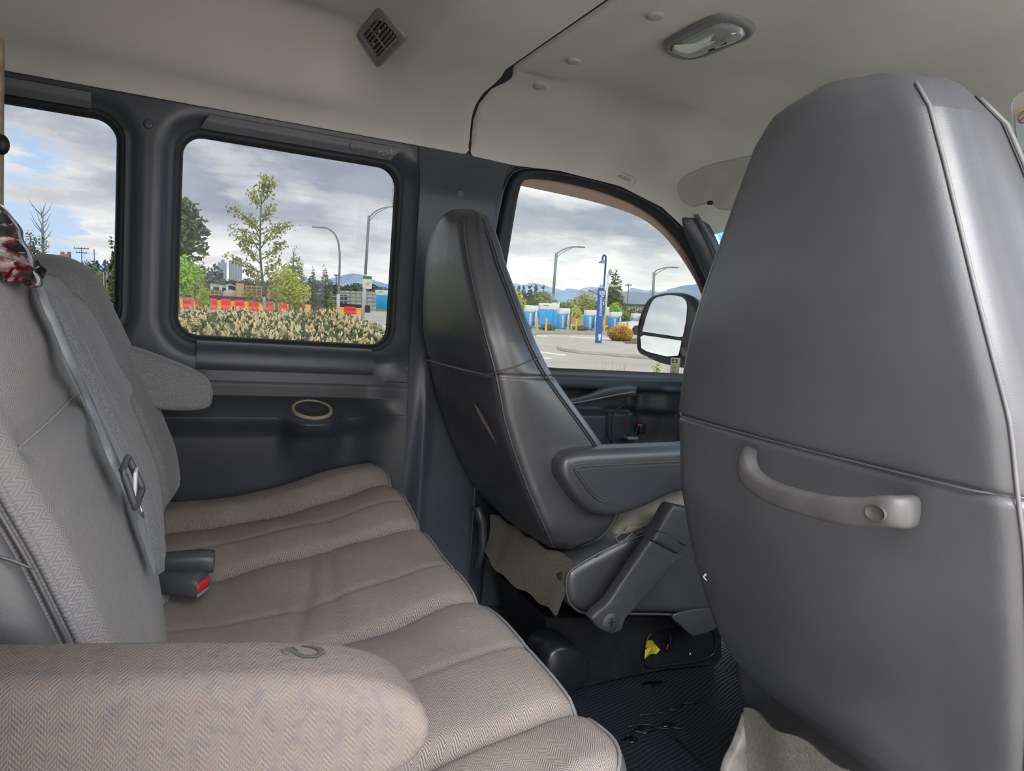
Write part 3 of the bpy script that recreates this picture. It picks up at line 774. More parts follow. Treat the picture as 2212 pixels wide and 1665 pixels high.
for uu, vv in ((.40, .35), (.50, .68)): mk('tab', loft([[vp(uu - .03, vv - .03, .006), vp(uu + .03, vv - .03, .006), vp(uu + .03, vv + .03, .006), vp(uu - .03, vv + .03, .006)], [vp(uu - .02, vv - .02, .010), vp(uu + .02, vv - .02, .010), vp(uu + .02, vv + .02, .010), vp(uu - .02, vv + .02, .010)]], True, True, True), M['plastic_light'], vent, smooth=False)
# dome lamp
dq, dn, da = ceil_hit(1535, 76)
def onpl(px, py, h=0, q=None, n=None):
    q = q or dq; n = n or dn; r = Vector(ray(px, py)); c = Vector(CAM); q2 = q + n * h
    t = (q2 - c).dot(n) / r.dot(n); return tuple(c + r * t)
DO = [(1434, 92), (1440, 82), (1470, 65), (1500, 48), (1540, 32), (1570, 28), (1600, 34), (1625, 48), (1632, 58), (1625, 72), (1600, 84), (1560, 102), (1520, 116), (1490, 121), (1460, 117), (1440, 105)]
DI = [(1450, 98), (1458, 88), (1480, 76), (1500, 66), (1540, 46), (1570, 42), (1600, 50), (1612, 62), (1608, 72), (1580, 84), (1550, 93), (1525, 105), (1505, 113), (1485, 117), (1465, 112), (1452, 104)]
dome = thing('dome_lamp', 'oval clear dome lamp in a grey frame on the front headliner', 'ceiling lamp', tuple(dq))
def oc(pts, h, t=0):
    s = resample(spline([onpl(a, b, h) for a, b in pts], 5, True), 60, True); c = np.mean(np.array(s), axis=0)
    return [tuple(np.array(p) * (1 - t) + c * t) for p in s]
DOa, DIa = oc(DO, 0), oc(DI, 0)
k0 = min(range(60), key=lambda k: np.linalg.norm(np.array(DIa[k]) - np.array(DOa[0])))
def dm(t, h):
    I = DIa[k0:] + DIa[:k0]; return [tuple(np.array(a) * (1 - t) + np.array(b) * t + np.array(dn) * h) for a, b in zip(DOa, I)]
mk('frame', loft([dm(-.05, -.002), dm(0, .004), dm(.25, .008), dm(.7, .009), dm(1.0, .006), dm(1.05, .0)]), simple('lamp_frame_grey', (.20, .20, .215), .4, .05, 20), dome)
lens = Mat('clear_lamp_lens'); lens.set(Base_Color=(.35, .37, .40), Roughness=.06, Metallic=.0, Coat_Weight=1.0, Specular_IOR_Level=.9)
lens.bump(lens.noise(30, 2), .3, .004)
cI = lambda t, h: [tuple(np.array(p) * (1 - t) + np.mean(np.array(DIa), axis=0) * t + np.array(dn) * h) for p in DIa]
mk('lens', loft([cI(0, .003), cI(.02, .008), cI(.15, .0115), cI(.5, .013), cI(.98, .0135)], True, False, True), lens.m, dome)
rfp = [onpl(a, b, .0125) for a, b in ((1456, 97), (1480, 96), (1505, 95), (1530, 90), (1546, 88), (1530, 97), (1505, 109), (1487, 114), (1468, 111), (1457, 104))]
mk('reflector', (rfp + [tuple(np.array(p) + np.array(dn) * .0012) for p in rfp], [tuple(range(10)), tuple(range(10, 20))] + [(k, (k + 1) % 10, 10 + (k + 1) % 10, 10 + k) for k in range(10)]), simple('lamp_reflector', (.80, .84, .80), .25, .05, 60, metal=.3), dome, smooth=False)
for a, b in ((1563, 91), (1537, 104)):
    q = Vector(onpl(a, b, .010)); ax1 = (Vector(onpl(a + 9, b - 4, .010)) - q); ax2 = dn.cross(ax1).normalized() * ax1.length * .55
    mk('switch', loft([[tuple(q - dn * .004 + ax1 * (s * c_) + ax2 * (s * d_)) for c_, d_ in ((-1, 0), (-.5, .8), (.5, .8), (1, 0), (.4, -.9), (-.4, -.9))] for s in (1,)] + [[tuple(q + dn * .003 + ax1 * (.85 * c_) + ax2 * (.85 * d_)) for c_, d_ in ((-1, 0), (-.5, .8), (.5, .8), (1, 0), (.4, -.9), (-.4, -.9))]], True, True, True), M['black'], dome, smooth=False)
# sun visors
def visor(name, label, pts, X, th, extra=None):
    o2 = resample(spline([at(a, b, x=X)[1:] for a, b in pts], 6, True), 60, True)
    c = np.mean(np.array(o2), axis=0)
    t = thing(name, label, 'sun visor', (X, float(c[0]), float(c[1])))
    V = loft([[(X + d, *(np.array(p) * k + c * (1 - k))) for p in o2] for k, d in ((.985, -th * .55), (1.0, -th * .2), (1.0, th * .2), (.985, th * .55))], True, True, True)
    mk('panel', V, M['visor'], t, angle=50)
    mk('edge_piping', tube([(X - th * .5, *(np.array(p) * .965 + c * .035)) for p in o2], .0016, 5, True), M['headliner'], t)
    return t
v1 = visor('sun_visor', 'light grey driver sun visor behind the passenger headrest', [(1466, 410), (1470, 392), (1490, 375), (1530, 358), (1570, 347), (1640, 334), (1720, 334), (1730, 420), (1700, 460), (1600, 455), (1555, 452), (1545, 442), (1535, 437), (1515, 442), (1495, 446), (1475, 435)], 1.22, .012)
mk('clip', box(at(1534, 438, x=1.20), (.012, .014, .010), .003), M['black'], v1)
v2 = visor('sun_visor', 'bluish passenger sun visor with a warning label at the right edge of the photo', [(2190, 212), (2240, 190), (2400, 170), (2560, 190), (2560, 380), (2400, 400), (2240, 370), (2196, 330), (2186, 260)], 1.05, .012)
lb = [at(a, b, x=1.040) for a, b in ((2192, 238), (2300, 205), (2300, 222), (2192, 252))]
mk('label_band', (lb, [(0, 1, 2, 3)]), simple('label_yellow', (.60, .55, .30), .6, .02, 9), v2, smooth=False)
lb = [at(a, b, x=1.040) for a, b in ((2192, 253), (2300, 223), (2300, 330), (2200, 325))]
mk('label_sheet', (lb, [(0, 1, 2, 3)]), simple('label_white', (.55, .62, .66), .6, .02, 9), v2, smooth=False)
ctr = at(2214, 252, x=1.039)
mk('no_symbol', join(tube([(1.0385, ctr[1] + .008 * math.cos(2 * PI * k / 24), ctr[2] + .008 * math.sin(2 * PI * k / 24)) for k in range(24)], .0008, 5, True), tube([(1.0385, ctr[1] - .006, ctr[2] + .005), (1.0385, ctr[1] + .006, ctr[2] - .005)], .0008, 5)), simple('symbol_red', (.50, .10, .16), .6, .02, 9), v2)
# ================================================================== front seats
def seat_loop(z, xr, w, xf, yc, R=.030, n=5):
    R1 = min(R, w * .55, (xf - xr) * .45); R2 = min(.045, w * .6, (xf - xr) * .45); o = []
    for cx, cy, a, r in ((xf - R2, w - R2, 0, R2), (xr + R1, w - R1, 90, R1), (xr + R1, -w + R1, 180, R1), (xf - R2, -w + R2, 270, R2)):
        for k in range(n + 1):
            t = math.radians(a + 90 * k / n); o.append((cx + r * math.cos(t), cy + r * math.sin(t)))
        # straight fill with a slight outward belly
        nxt = {0: (xr + R1, w), 90: (xr, -w + R1), 180: (xf - R2, -w), 270: (xf, w - R2)}[a]; p = o[-1]
        for k in range(1, 8):
            s = k / 8; b = 4 * s * (1 - s)
            q = [lerp(p[0], nxt[0], s), lerp(p[1], nxt[1], s)]
            if a == 90: q[0] -= .010 * b
            elif a == 0: q[1] += .006 * b
            elif a == 180: q[1] -= .006 * b
            else: q[0] += .006 * b
            o.append(tuple(q))
    return [(x, yc + y, z) for x, y in o]
def backrest(parent, yc, tab, waist, mat, wm='welt'):
    zs = sorted({round(r[0], 4) for r in tab} | {round(lerp(tab[0][0], tab[-1][0], k / 60), 4) for k in range(61)} | {round(waist + d, 4) for d in (-.009, -.004, 0, .004, .009)})
    loops = []
    zt = np.array([r[0] for r in tab][::-1]); T = np.array([r[1:] for r in tab][::-1])
    def val(z):
        # smooth the table a little
        acc = np.zeros(3); ws = 0
        h = .012 if z < zt[-1] - .05 and z > zt[0] + .06 else .002
        for d, w_ in ((-h, 1), (0, 2), (h, 1)): acc += w_ * np.array([np.interp(z + d, zt, T[:, k]) for k in range(3)]); ws += w_
        return acc / ws
    for z in zs:
        xr, w, xf = val(z); g = .0035 * math.exp(-((z - waist) / .0035) ** 2)
        loops.append(seat_loop(z, xr + g, w - g, xf - g, yc))
    o = mk('backrest', loft(loops, True, True, True), mat, parent)
    cor = []; fr = []
    for z in zs:
        xr, w, xf = val(z); R = min(.03, w * .55)
        if zt[0] + .012 < z < zt[-1] - .02: cor.append((xr + R * .26, yc - w + R * .26, z)); fr.append((xf - .030, yc - w + .001, z))
    mk('seam', tube(cor, .0017, 6), M[wm], parent)
    mk('seam', tube(fr, .0022, 6), M[wm], parent)
    mk('seam', tube([(x - .009, y - .001, z) for x, y, z in fr], .0010, 5), M['black'], parent)
    xr, w, xf = val(waist)
    wl = [p for p in seat_loop(waist, xr + .0012, w - .0012, xf, yc) if p[0] < xf - .03]
    return val
DT = [(1.064, .515, .03, .535), (1.060, .505, .055, .555), (1.050, .494, .080, .565), (1.03, .488, .100, .570), (1.0, .484, .120, .578), (.95, .487, .140, .590), (.90, .494, .162, .606), (.85, .502, .184, .622), (.80, .512, .203, .640), (.75, .528, .212, .668), (.70, .543, .214, .712), (.65, .557, .214, .760), (.60, .577, .214, .806), (.55, .600, .214, .845), (.50, .624, .216, .872), (.45, .652, .217, .872), (.42, .670, .215, .862), (.39, .692, .200, .842), (.36, .722, .165, .812), (.345, .750, .10, .790)]
PT = [(1.097, .568, .03, .60), (1.092, .552, .062, .628), (1.078, .545, .088, .655), (1.05, .543, .108, .676), (1.0, .543, .128, .688), (.95, .543, .147, .692), (.90, .543, .166, .700), (.85, .546, .184, .708), (.80, .553, .200, .722), (.745, .560, .209, .738), (.70, .572, .214, .76), (.65, .582, .217, .79), (.60, .598, .217, .82), (.55, .614, .214, .845), (.50, .634, .208, .865), (.45, .654, .198, .87), (.42, .670, .186, .865), (.395, .69, .160, .85), (.375, .72, .11, .83)]
# -------- driver's seat
ds_ = thing('driver_seat', 'dark grey vinyl driver seat beside the far door, armrest down', 'car seat', (.86, 1.42, 0))
dval = backrest(ds_, 1.42, DT, .735, M['vinyl_dark'], 'vinyl')
dz = lambda x: .735 + .040 * sm(.55, .66, x)
mk('waist_seam', tube([(.5165 + .013, 1.625, .733), (.517, 1.60, .732), (.5155, 1.50, .731), (.517, 1.35, .732), (.5215, 1.23, .734), (.532, 1.209, .738), (.57, 1.2035, .752), (.60, 1.203, .764), (.625, 1.2035, .773)], .0016, 6), M['vinyl'], ds_)
sc = [at(a, b, x=.530) for a, b in ((1012, 868), (1022, 885), (1034, 925), (1041, 962), (1030, 935), (1018, 900))]
mk('scuff', ([(p[0] + (.735 - p[2]) * .30 - .010, p[1], p[2]) for p in sc], [(0, 1, 2, 3, 4, 5)]), simple('scuff_pale', (.27, .25, .24), .7, .5, 200), ds_, smooth=False)
am = [(1205, 1012), (1210, 992), (1225, 979), (1255, 972), (1330, 968), (1460, 963), (1560, 958), (1640, 968), (1650, 1000), (1600, 1028), (1460, 1064), (1380, 1098), (1330, 1113), (1290, 1112), (1262, 1100), (1240, 1078), (1220, 1050), (1208, 1032)]
ao = resample(spline([at(a, b, y=1.172)[::2] for a, b in am], 6, True), 90, True); ac = np.mean(np.array(ao), axis=0)
def inset(o, d):
    o = np.array(o); n = len(o); t = np.roll(o, -1, 0) - np.roll(o, 1, 0); t /= np.linalg.norm(t, axis=1, keepdims=True); nn = np.c_[-t[:, 1], t[:, 0]]
    c = o.mean(axis=0); s = np.sign(((c - o) * nn).sum(axis=1).mean()); return [tuple(p) for p in o + s * nn * d]
def cushion_pad(o, y0, y1, r, n=5):
    """outline in the x-z plane, thick along y, both rims rounded with radius r"""
    loops = []
    for k in range(n, -1, -1):
        a = PI / 2 * k / n; loops.append([(x, y0 + r * (1 - math.sin(a)), z) for x, z in inset(o, r * (1 - math.cos(a)))])
    for k in range(n + 1):
        a = PI / 2 * k / n; loops.append([(x, y1 - r * (1 - math.sin(a)), z) for x, z in inset(o, r * (1 - math.cos(a)))])
    c = np.mean(np.array(o), axis=0)
    a = inset(o, r); pre = [[(lerp(x, c[0], t), y0 - .002 * math.sin(t * 1.5), lerp(z, c[1], t)) for x, z in a] for t in (.97, .8, .6, .4, .2)]
    post = [[(lerp(x, c[0], t), y1, lerp(z, c[1], t)) for x, z in a] for t in (.2, .6, .97)]
    return loft(pre + loops + post, True, True, True)
mk('armrest', cushion_pad(ao, 1.160, 1.232, .020), M['vinyl_dark'], ds_)
for d, rad in ((.024, .0009), (.031, .0016), (.037, .0009)):
    st = [(x, 1.159 if d > .03 else 1.1605, z) for x, z in inset(ao, d)]
    k = max(range(len(st)), key=lambda i: st[i][0] - 3 * (st[i][2] < .55)); st = st[k:] + st[:k]
    if st[8][2] < st[0][2] - .02 and st[8][0] > .8: st = st[::-1]
    cut = next((i for i in range(10, len(st)) if st[i][0] > .79 and i > 45), len(st)); st = st[:cut]
    mk('stitch_line', tube(st, rad, 5), M['vinyl_dark'] if rad > .0015 else M['vinyl'], ds_)
# seat cushion: vinyl sides, cloth top
sb = [(1222, 1235), (1220, 1290), (1235, 1314), (1262, 1326), (1330, 1327), (1420, 1328), (1490, 1330), (1560, 1322), (1640, 1290), (1670, 1230), (1660, 1170), (1600, 1120), (1520, 1110), (1450, 1122), (1400, 1138), (1340, 1165), (1280, 1195)]
so2 = resample(spline([at(a, b, y=1.222)[::2] for a, b in sb], 5, True), 80, True)
mk('cushion', cushion_pad(so2, 1.215, 1.625, .030), M['vinyl_dark'], ds_)
mk('cushion_welt', tube([(x, 1.2175, z) for x, z in inset(so2, .004)][:], .0030, 6, True), M['vinyl'], ds_)
ct = [at(a, b, y=1.25)[::2] for a, b in ((1325, 1160), (1352, 1125), (1400, 1098), (1470, 1066), (1600, 1045), (1690, 1080), (1690, 1160), (1600, 1160), (1500, 1140), (1420, 1150))]
mk('cushion_top', cushion_pad(resample(spline(ct, 5, True), 60, True), 1.235, 1.605, .03), M['seatcloth'], ds_)
mk('side_seam', tube([at(a, b, y=1.2155) for a, b in ((1290, 1202), (1330, 1178), (1380, 1158), (1430, 1143), (1500, 1135))], .0018, 6), M['welt'], ds_)
mk('lever_loop', tube([at(a, b, y=1.21) for a, b in ((1330, 1160), (1345, 1150), (1362, 1146), (1366, 1152), (1350, 1165), (1335, 1172))], .0016, 6, True), M['welt'], ds_)
sf = [at(a, b, y=1.212)[::2] for a, b in ((1452, 1325), (1540, 1312), (1545, 1352), (1500, 1370), (1488, 1368), (1468, 1350))]
mk('side_flap', cushion_pad(resample(spline(sf, 4, True), 40, True), 1.205, 1.213, .003), M['vinyl_dark'], ds_)
# buckle stalk in its sleeve
bs_ = [(1274, 1334), (1290, 1318), (1312, 1300), (1345, 1250), (1405, 1163), (1475, 1200), (1350, 1335), (1342, 1362), (1322, 1368), (1300, 1362), (1284, 1350)]
bo = resample([at(a, b, y=1.150)[::2] for a, b in bs_], 60, True)
stalk = thing('buckle_stalk', 'grey sleeved seat belt stalk leaning against the driver seat cushion', 'seat belt', (.85, 1.15, .2))
mk('sleeve', cushion_pad(bo, 1.145, 1.175, .007, 3), M['buckle'], stalk, angle=60)
bo2 = resample([at(a, b, y=1.145)[::2] for a, b in ((1406, 1166), (1446, 1096), (1452, 1090), (1496, 1100), (1500, 1150), (1462, 1196))], 50, True)
mk('head', cushion_pad(bo2, 1.138, 1.180, .007, 3), M['buckle'], stalk, angle=60)
mk('head_seam', tube([at(a, b, y=1.1375) for a, b in ((1420, 1147), (1440, 1150), (1468, 1172), (1480, 1178))], .0012, 5), M['black'], stalk)
bc = at(1320, 1344, y=1.1445)
mk('bolt_cover', loft([[(bc[0] + r * math.cos(2 * PI * k / 28), bc[1] - h, bc[2] + r * math.sin(2 * PI * k / 28)) for k in range(28)] for r, h in ((.0205, -.001), (.0203, .0004), (.0192, .0002), (.0185, .0015), (.001, .0018))]), M['buckle'], stalk)
mk('cross_slot', join(box((bc[0], bc[1] - .0019, bc[2]), (.0024, .001, .020), 0), box((bc[0], bc[1] - .0019, bc[2]), (.018, .001, .0018), 0)), M['black'], stalk, smooth=False)
# pedestal
pd = thing('seat_pedestal', 'black metal pedestal carrying the driver seat', 'seat base', (1.05, 1.42, 0))
po = [at(a, b, y=1.30)[::2] for a, b in ((1180, 1335), (1300, 1332), (1560, 1325), (1562, 1420), (1545, 1436), (1440, 1447), (1330, 1470), (1240, 1490), (1200, 1490))]
mk('box', prism(po, lambda a, b, d: (a, d, b), 1.30, 1.58, .006), M['black'], pd, smooth=False)
rim_ = [at(a, b, y=1.297) for a, b in ((1545, 1395), (1538, 1415), (1500, 1428), (1440, 1436), (1400, 1440), (1395, 1420), (1398, 1380), (1420, 1366), (1500, 1358), (1540, 1362))]
mk('pressed_rim', tube(resample(spline(rim_, 4, True), 50, True), .0035, 6, True), simple('black_gloss', (.016, .017, .02), .22, .1, 20), pd)
random.seed(4)
yt = [at(a + random.gauss(0, 1), b + random.gauss(0, 1), y=1.290 + random.uniform(-.008, .008)) for a, b in ((1397, 1383), (1408, 1382), (1415, 1394), (1426, 1402), (1418, 1412), (1404, 1413), (1392, 1424), (1395, 1402), (1408, 1398))]
mk('tape', (yt, [(0, 1, 8), (1, 2, 8), (2, 3, 4, 8), (8, 4, 5), (8, 5, 6, 7), (0, 8, 7)]), simple('yellow_tape', (.42, .36, .01), .4, .3, 200), pd, label='crumpled yellow tape in the pedestal opening', smooth=False)
mk('wire', tube([at(a, b, y=1.290) for a, b in ((1448, 1372), (1446, 1385), (1443, 1396), (1440, 1402))], .0022, 6), simple('pink_wire', (.30, .06, .10), .5, .1, 40), pd)
mk('connector', box(at(1449, 1386, y=1.288), (.012, .01, .030), .002), M['black'], pd)
for a, b, r in ((1491, 1413, .0042), (1270, 1447, .006), (1443, 1394, .002), (1450, 1397, .002)):
    q = at(a, b, y=1.287); mk('bolt', ellipsoid(q, (r, r * .7, r * 1.1), 8, 6), M['metal'], pd)
cv = [at(a, b, y=1.20)[::2] for a, b in ((1210, 1398), (1240, 1400), (1262, 1412), (1275, 1440), (1276, 1470), (1240, 1500), (1190, 1500), (1180, 1430))]
mk('hinge_cover', prism(resample(spline(cv, 4, True), 36, True), lambda a, b, d: (a, d, b), 1.20, 1.30, .008), simple('black_gloss2', (.013, .015, .017), .3, .1, 20), pd)
# carpet flap under the seat back
q4 = [Vector(at(1058, 1112, y=1.54)), Vector(at(1229, 1210, y=1.214)), Vector(at(1204, 1328, y=1.214)), Vector(at(1045, 1192, y=1.54))]
def flap(u, v):
    p = bil(q4, u, v); p.z += -.02 * math.sin(u * PI) * v * .8 + .004 * math.sin(u * 23); p.x += .008 * math.sin(u * 7 + v * 3); return tuple(p)
mk('carpet_flap', join(grid(flap, 26, 10), grid(lambda u, v: tuple(Vector(flap(u, v)) + Vector((.006, .004, 0))), 26, 10)), M['carpet'], ds_)
q4b = [Vector(at(1018, 1075, y=1.55)), Vector(at(1062, 1100, y=1.55)), Vector(at(1045, 1240, y=1.55)), Vector(at(1018, 1300, y=1.55))]
mk('side_bracket', tube([at(a, b, y=1.56) for a, b in ((1030, 1095), (1042, 1130), (1044, 1180), (1030, 1225))], .012, 8), M['plastic_low'], ds_)
# -------- passenger seat
ps = thing('passenger_seat', 'large grey vinyl passenger seat seen from behind, nearest the camera', 'car seat', (.80, .50, 0))
pval = backrest(ps, .50, PT, .742, M['vinyl'])
ws_ = []
for k in range(15):
    y = lerp(.712, .298, k / 14); b = 1 - ((y - .5) / .21) ** 2; ws_.append((.5625 - .010 * max(0, b) - (0 if abs(y - .5) < .19 else -.012), y, .7425))
ws_ = [(.600, .7125, .744)] + [(.580, .711, .743)] + ws_[1:-1] + [(.580, .2895, .744), (.64, .2865, .748), (.70, .2875, .752)]
mk('waist_seam', tube(ws_, .0012, 6), M['vinyl'], ps)
hp = [(1618, 985, .575), (1614, 987, .535), (1613, 1003, .516), (1622, 1028, .512), (1655, 1056, .509), (1710, 1078, .507), (1790, 1098, .507), (1860, 1106, .508), (1915, 1104, .510), (1946, 1106, .514), (1962, 1104, .535), (1964, 1100, .575)]
hpts = [at(a, b, x=x) for a, b, x in hp]; hpts = resample(spline(hpts, 6), 48)
hs = []
for i in range(48):
    s = i / 47; k = lerp(.0106, .0132, sm(.45, .85, s)); hs.append((.0085, k))
hprof = [(math.copysign(abs(math.cos(a)) ** .6, math.cos(a)), math.copysign(abs(math.sin(a)) ** .6, math.sin(a))) for a in [2 * PI * k / 20 for k in range(20)]]
# reference direction along x keeps the flat face towards the rear
P_, T_, _ = frames(hpts, False); US = [None] * 48
U0 = Vector((-1, 0, 0)); US[24] = (U0 - T_[24] * U0.dot(T_[24])).normalized()
for i in list(range(25, 48)) + list(range(23, -1, -1)):
    u = US[i - 1] if i > 24 else US[i + 1]; US[i] = (u - T_[i] * u.dot(T_[i])).normalized()
loops = []
for i, (p, t) in enumerate(zip(P_, T_)):
    u = US[i]; v = t.cross(u); loops.append([tuple(p + u * (a * hs[i][0]) + v * (b * hs[i][1])) for a, b in hprof])
# steady frames: reuse the first stable ones at the ends
hdl = mk('grab_handle', loft(loops[:], True, True, True), M['handle'], ps, label='smooth grey grab handle')
q = Vector(at(1890, 1108, x=.4995))
def el(r, h): return [(q.x - h, q.y + r * 1.0 * math.cos(2 * PI * k / 24), q.z + r * .72 * math.sin(2 * PI * k / 24)) for k in range(24)]
mk('screw_recess', loft([el(.0094, -.002), el(.0090, .0006), el(.0084, .0004), el(.0078, -.0006), el(.0002, -.0006)]), simple('recess_dark', (.06, .055, .052), .6, .2, 80), hdl)
tr = at(1527, 1245, x=.608)
mk('tear', join(*[tube([(tr[0] - .002, tr[1] + a, tr[2] + b), (tr[0] - .004, tr[1] + a * .3 + .002, tr[2] + b * .4 - .002), (tr[0] - .002, tr[1] - .003, tr[2] - .004)], .0006, 4) for a, b in ((.002, .002), (-.001, .003), (.0005, .004))]), simple('tear_fluff', (.6, .56, .5), .9, .1, 50), ps)
pc = [(.70, .44), (.84, .46), (1.10, .46), (1.20, .43), (1.22, .36), (1.16, .26), (.80, .24), (.74, .30)]
mk('cushion', cushion_pad(resample(spline(pc, 5, True), 60, True), .29, .71, .035), M['vinyl_dark'], ps)
mk('base', box((.98, .50, .12), (.34, .30, .24), .01), M['black'], ps)
q4 = [Vector(at(1606, 1528, y=.665)), Vector(at(1830, 1660, y=.40)), Vector(at(1900, 1960, y=.40)), Vector(at(1600, 1700, y=.665))]
mk('carpet_flap', join(grid(lambda u, v: tuple(bil(q4, u, v) + Vector((.012 * v + .002 * math.sin(9 * u), 0, .004 * math.sin(12 * u)))), 20, 12), grid(lambda u, v: tuple(bil(q4, u, v) + Vector((.012 * v + .002 * math.sin(9 * u) + .003, 0, .004 * math.sin(12 * u)))), 20, 12)), simple('beige_carpet', (.30, .285, .26), .95, .22, 200, .9, 700, .002), ps)
stb = [at(a, b, y=.672)[::2] for a, b in ((1612, 1540), (1616, 1600), (1612, 1690), (1580, 1760), (1560, 1690), (1567, 1645), (1584, 1612), (1600, 1570))]
mk('bracket_cover', cushion_pad(resample(spline(stb, 4, True), 40, True), .664, .680, .005, 3), simple('bracket_beige', (.26, .25, .235), .6, .3, 60), ps)
# ================================================================== bench seat
be = thing('bench_seat', 'three-place bench seat in beige and slate herringbone cloth', 'bench seat', (.15, 1.1, 0))
seams = (.658, .972, 1.286, 1.50)
def cush(x, y):
    z = interp([(-.12, .350), (0, .347), (.06, .349), (.20, .370), (.30, .392), (.38, .412), (.41, .414), (.425, .409), (.437, .398), (.444, .380)], x)[0]
    z += .047 * sm(1.05, 1.52, y) * (.75 + .25 * sm(0, .4, x)) 
    if y > 1.50: z += .018 * sm(1.50, 1.56, y)
    f = 1 - .0 * x
    for s in seams:
        d = abs(y - s); z -= .017 * math.exp(-(d / .013) ** 2) + .010 * math.exp(-(d / .05) ** 2)
    for s in (.80, 1.09, 1.38): z -= .0025 * math.exp(-((y - s) / .006) ** 2)
    z += .0022 * math.sin(x * 41 + y * 9) * math.sin(y * 23 + x * 5) + .003 * math.sin(y * 13 + x * 19)
    z -= .0045 * math.exp(-((x - .17 - .05 * math.sin(y * 6)) / .008) ** 2) * sm(.9, 1.0, y) * (1 - sm(1.2, 1.3, y))
    z -= .0035 * math.exp(-((x - .25 - .03 * math.sin(y * 5)) / .007) ** 2) * sm(.95, 1.02, y) * (1 - sm(1.35, 1.45, y))
    return z
def xfr(y): return .0 - .075 * max(0, (.60 - y) / .10) ** 2.2 - .02 * max(0, (y - 1.56) / .08) ** 2
def endz(y): return -.050 * max(0, (.555 - y) / .055) ** 2 - .06 * max(0, (y - 1.60) / .06) ** 2
XS = [-.12 + .5 * k / 60 for k in range(61)] + [.388, .396, .404, .411, .418, .425, .431]
YS = [.50, .504, .51, .517, .525, .535] + [.545 + 1.075 * k / 190 for k in range(191)] + [1.628, 1.636, 1.642, 1.646, 1.65]
def cp(x, y):
    k = sm(.2, .43, x); return (x + xfr(y) * k, y, cush(x, y) + endz(y))
top = loft([[cp(x, y) for x in XS] for y in YS], False)
mk('cushion', top, M['cushion'], be)
def fr_(y):
    b = cp(.431, y); return [b, (b[0] + .008, y, b[2] - .006), (b[0] + .013, y, b[2] - .018), (b[0] + .013, y, b[2] - .045), (b[0] + .006, y, b[2] - .11), (b[0] - .02, y, b[2] - .17)]
mk('front_band', loft([fr_(y) for y in YS], False), M['vinyl_side'], be)
mk('front_welt', tube([tuple(Vector(cp(.431, y)) + Vector((.002, 0, .001))) for y in YS[2:-2:2]], .0022, 6), M['welt'], be)
def endwall(y, s):
    a = [cp(x, y) for x in XS[::4]] + [fr_(y)[3], fr_(y)[5]]; b = [(p[0], y + s * .004, .22) for p in a]; return loft([a, b], False)
mk('end_band', endwall(YS[0], -1), M['vinyl_side'], be); mk('end_band', endwall(YS[-1], 1), M['vinyl_side'], be)
mk('underside', loft([[(-.12, y, .22), (.41, y, .22)] for y in (.5, 1.65)], False), M['black'], be)
for y in (.72, 1.40):
    for x in (0.0, .34): mk('leg', box((x, y, .11), (.04, .05, .22), .006), M['black'], be)
# backrest
BP = [(.010, .33), (-.004, .38), (-.008, .42), (-.012, .46), (-.022, .52), (-.040, .57), (-.055, .61), (-.075, .66), (-.098, .71), (-.120, .76), (-.138, .80), (-.152, .835), (-.170, .862), (-.192, .880), (-.222, .888), (-.255, .884), (-.280, .868), (-.292, .84), (-.285, .80), (-.255, .70), (-.200, .52), (-.150, .35)]
bpp = resample(spline(BP, 6), 120)
nb = []
for i in range(120):
    a = bpp[max(0, i - 1)]; b = bpp[min(119, i + 1)]; tx, tz = b[0] - a[0], b[1] - a[1]; l = math.hypot(tx, tz); nb.append((tz / l, -tx / l))
def win(v, a, b, s): return sm(a, a + s, v) * (1 - sm(b - s, b, v))
def bulge(y, i):
    x, z = bpp[i]; front = 1 if i < 78 else 0; h = 0
    if not front: return 0
    dome = lambda a, b: max(0, 1 - ((y - (a + b) / 2) / ((b - a) / 2)) ** 2) ** .5
    # near seat
    h += .012 * dome(.575, .94) * (1 - sm(.84, .885, z)) - .010 * (1 - sm(.935, .95, y)) - .030 * sm(.93, .96, y)
    h += .016 * dome(.62, .90) * win(z, .74, .885, .05)
    h -= .010 * math.exp(-((z - .725) / .008) ** 2) * win(y, .60, .92, .03)
    # middle seat, set back so that the belt runs in its valley
    h += .006 * dome(.95, 1.17)
    h -= .004 * math.exp(-((y - 1.03) / .006) ** 2) + .004 * math.exp(-((y - 1.09) / .006) ** 2)
    # far seat: inner bolster, pillow, outer bolster
    h += .016 * dome(1.17, 1.245) * (1 - sm(.82, .87, z))
    h += .012 * dome(1.22, 1.47) * (1 - sm(.66, .72, z))
    h += .022 * max(0, 1 - ((y - 1.345) / .115) ** 4) ** .5 * max(0, 1 - ((z - .745) / .088) ** 4) ** .5
    h += .040 * dome(1.455, 1.665) * sm(.40, .46, z)
    h -= .006 * math.exp(-((z - .685) / .006) ** 2) * win(y, 1.45, 1.62, .02)
    h -= .010 * math.exp(-((y - .942) / .010) ** 2) + .008 * math.exp(-((y - 1.172) / .008) ** 2)
    return h
YB = [.575 + 1.07 * k / 210 for k in range(211)]
loops = []
for y in YB:
    e = .020 * (max(0, (.600 - y) / .025) ** 2 + max(0, (y - 1.615) / .03) ** 2); l = []
    dz_ = -.012 * sm(1.0, 1.25, y) * 0 + .010 * win(y, .58, .95, .06)
    for i in range(120):
        x, z = bpp[i]; h = bulge(y, i) - e; l.append((x + nb[i][0] * h, y, z + nb[i][1] * h + dz_ * sm(.75, .88, z)))
    loops.append(l)
def bm_mat(c):
    y = c.y + 1.1
    return 0 if y < .935 else 1
bk = mk('backrest', loft(loops, False), None, be, mats=[M['backcloth'], M['velour']], fmat=bm_mat)
el_ = loops[0]; cxz = (-.16, .62)
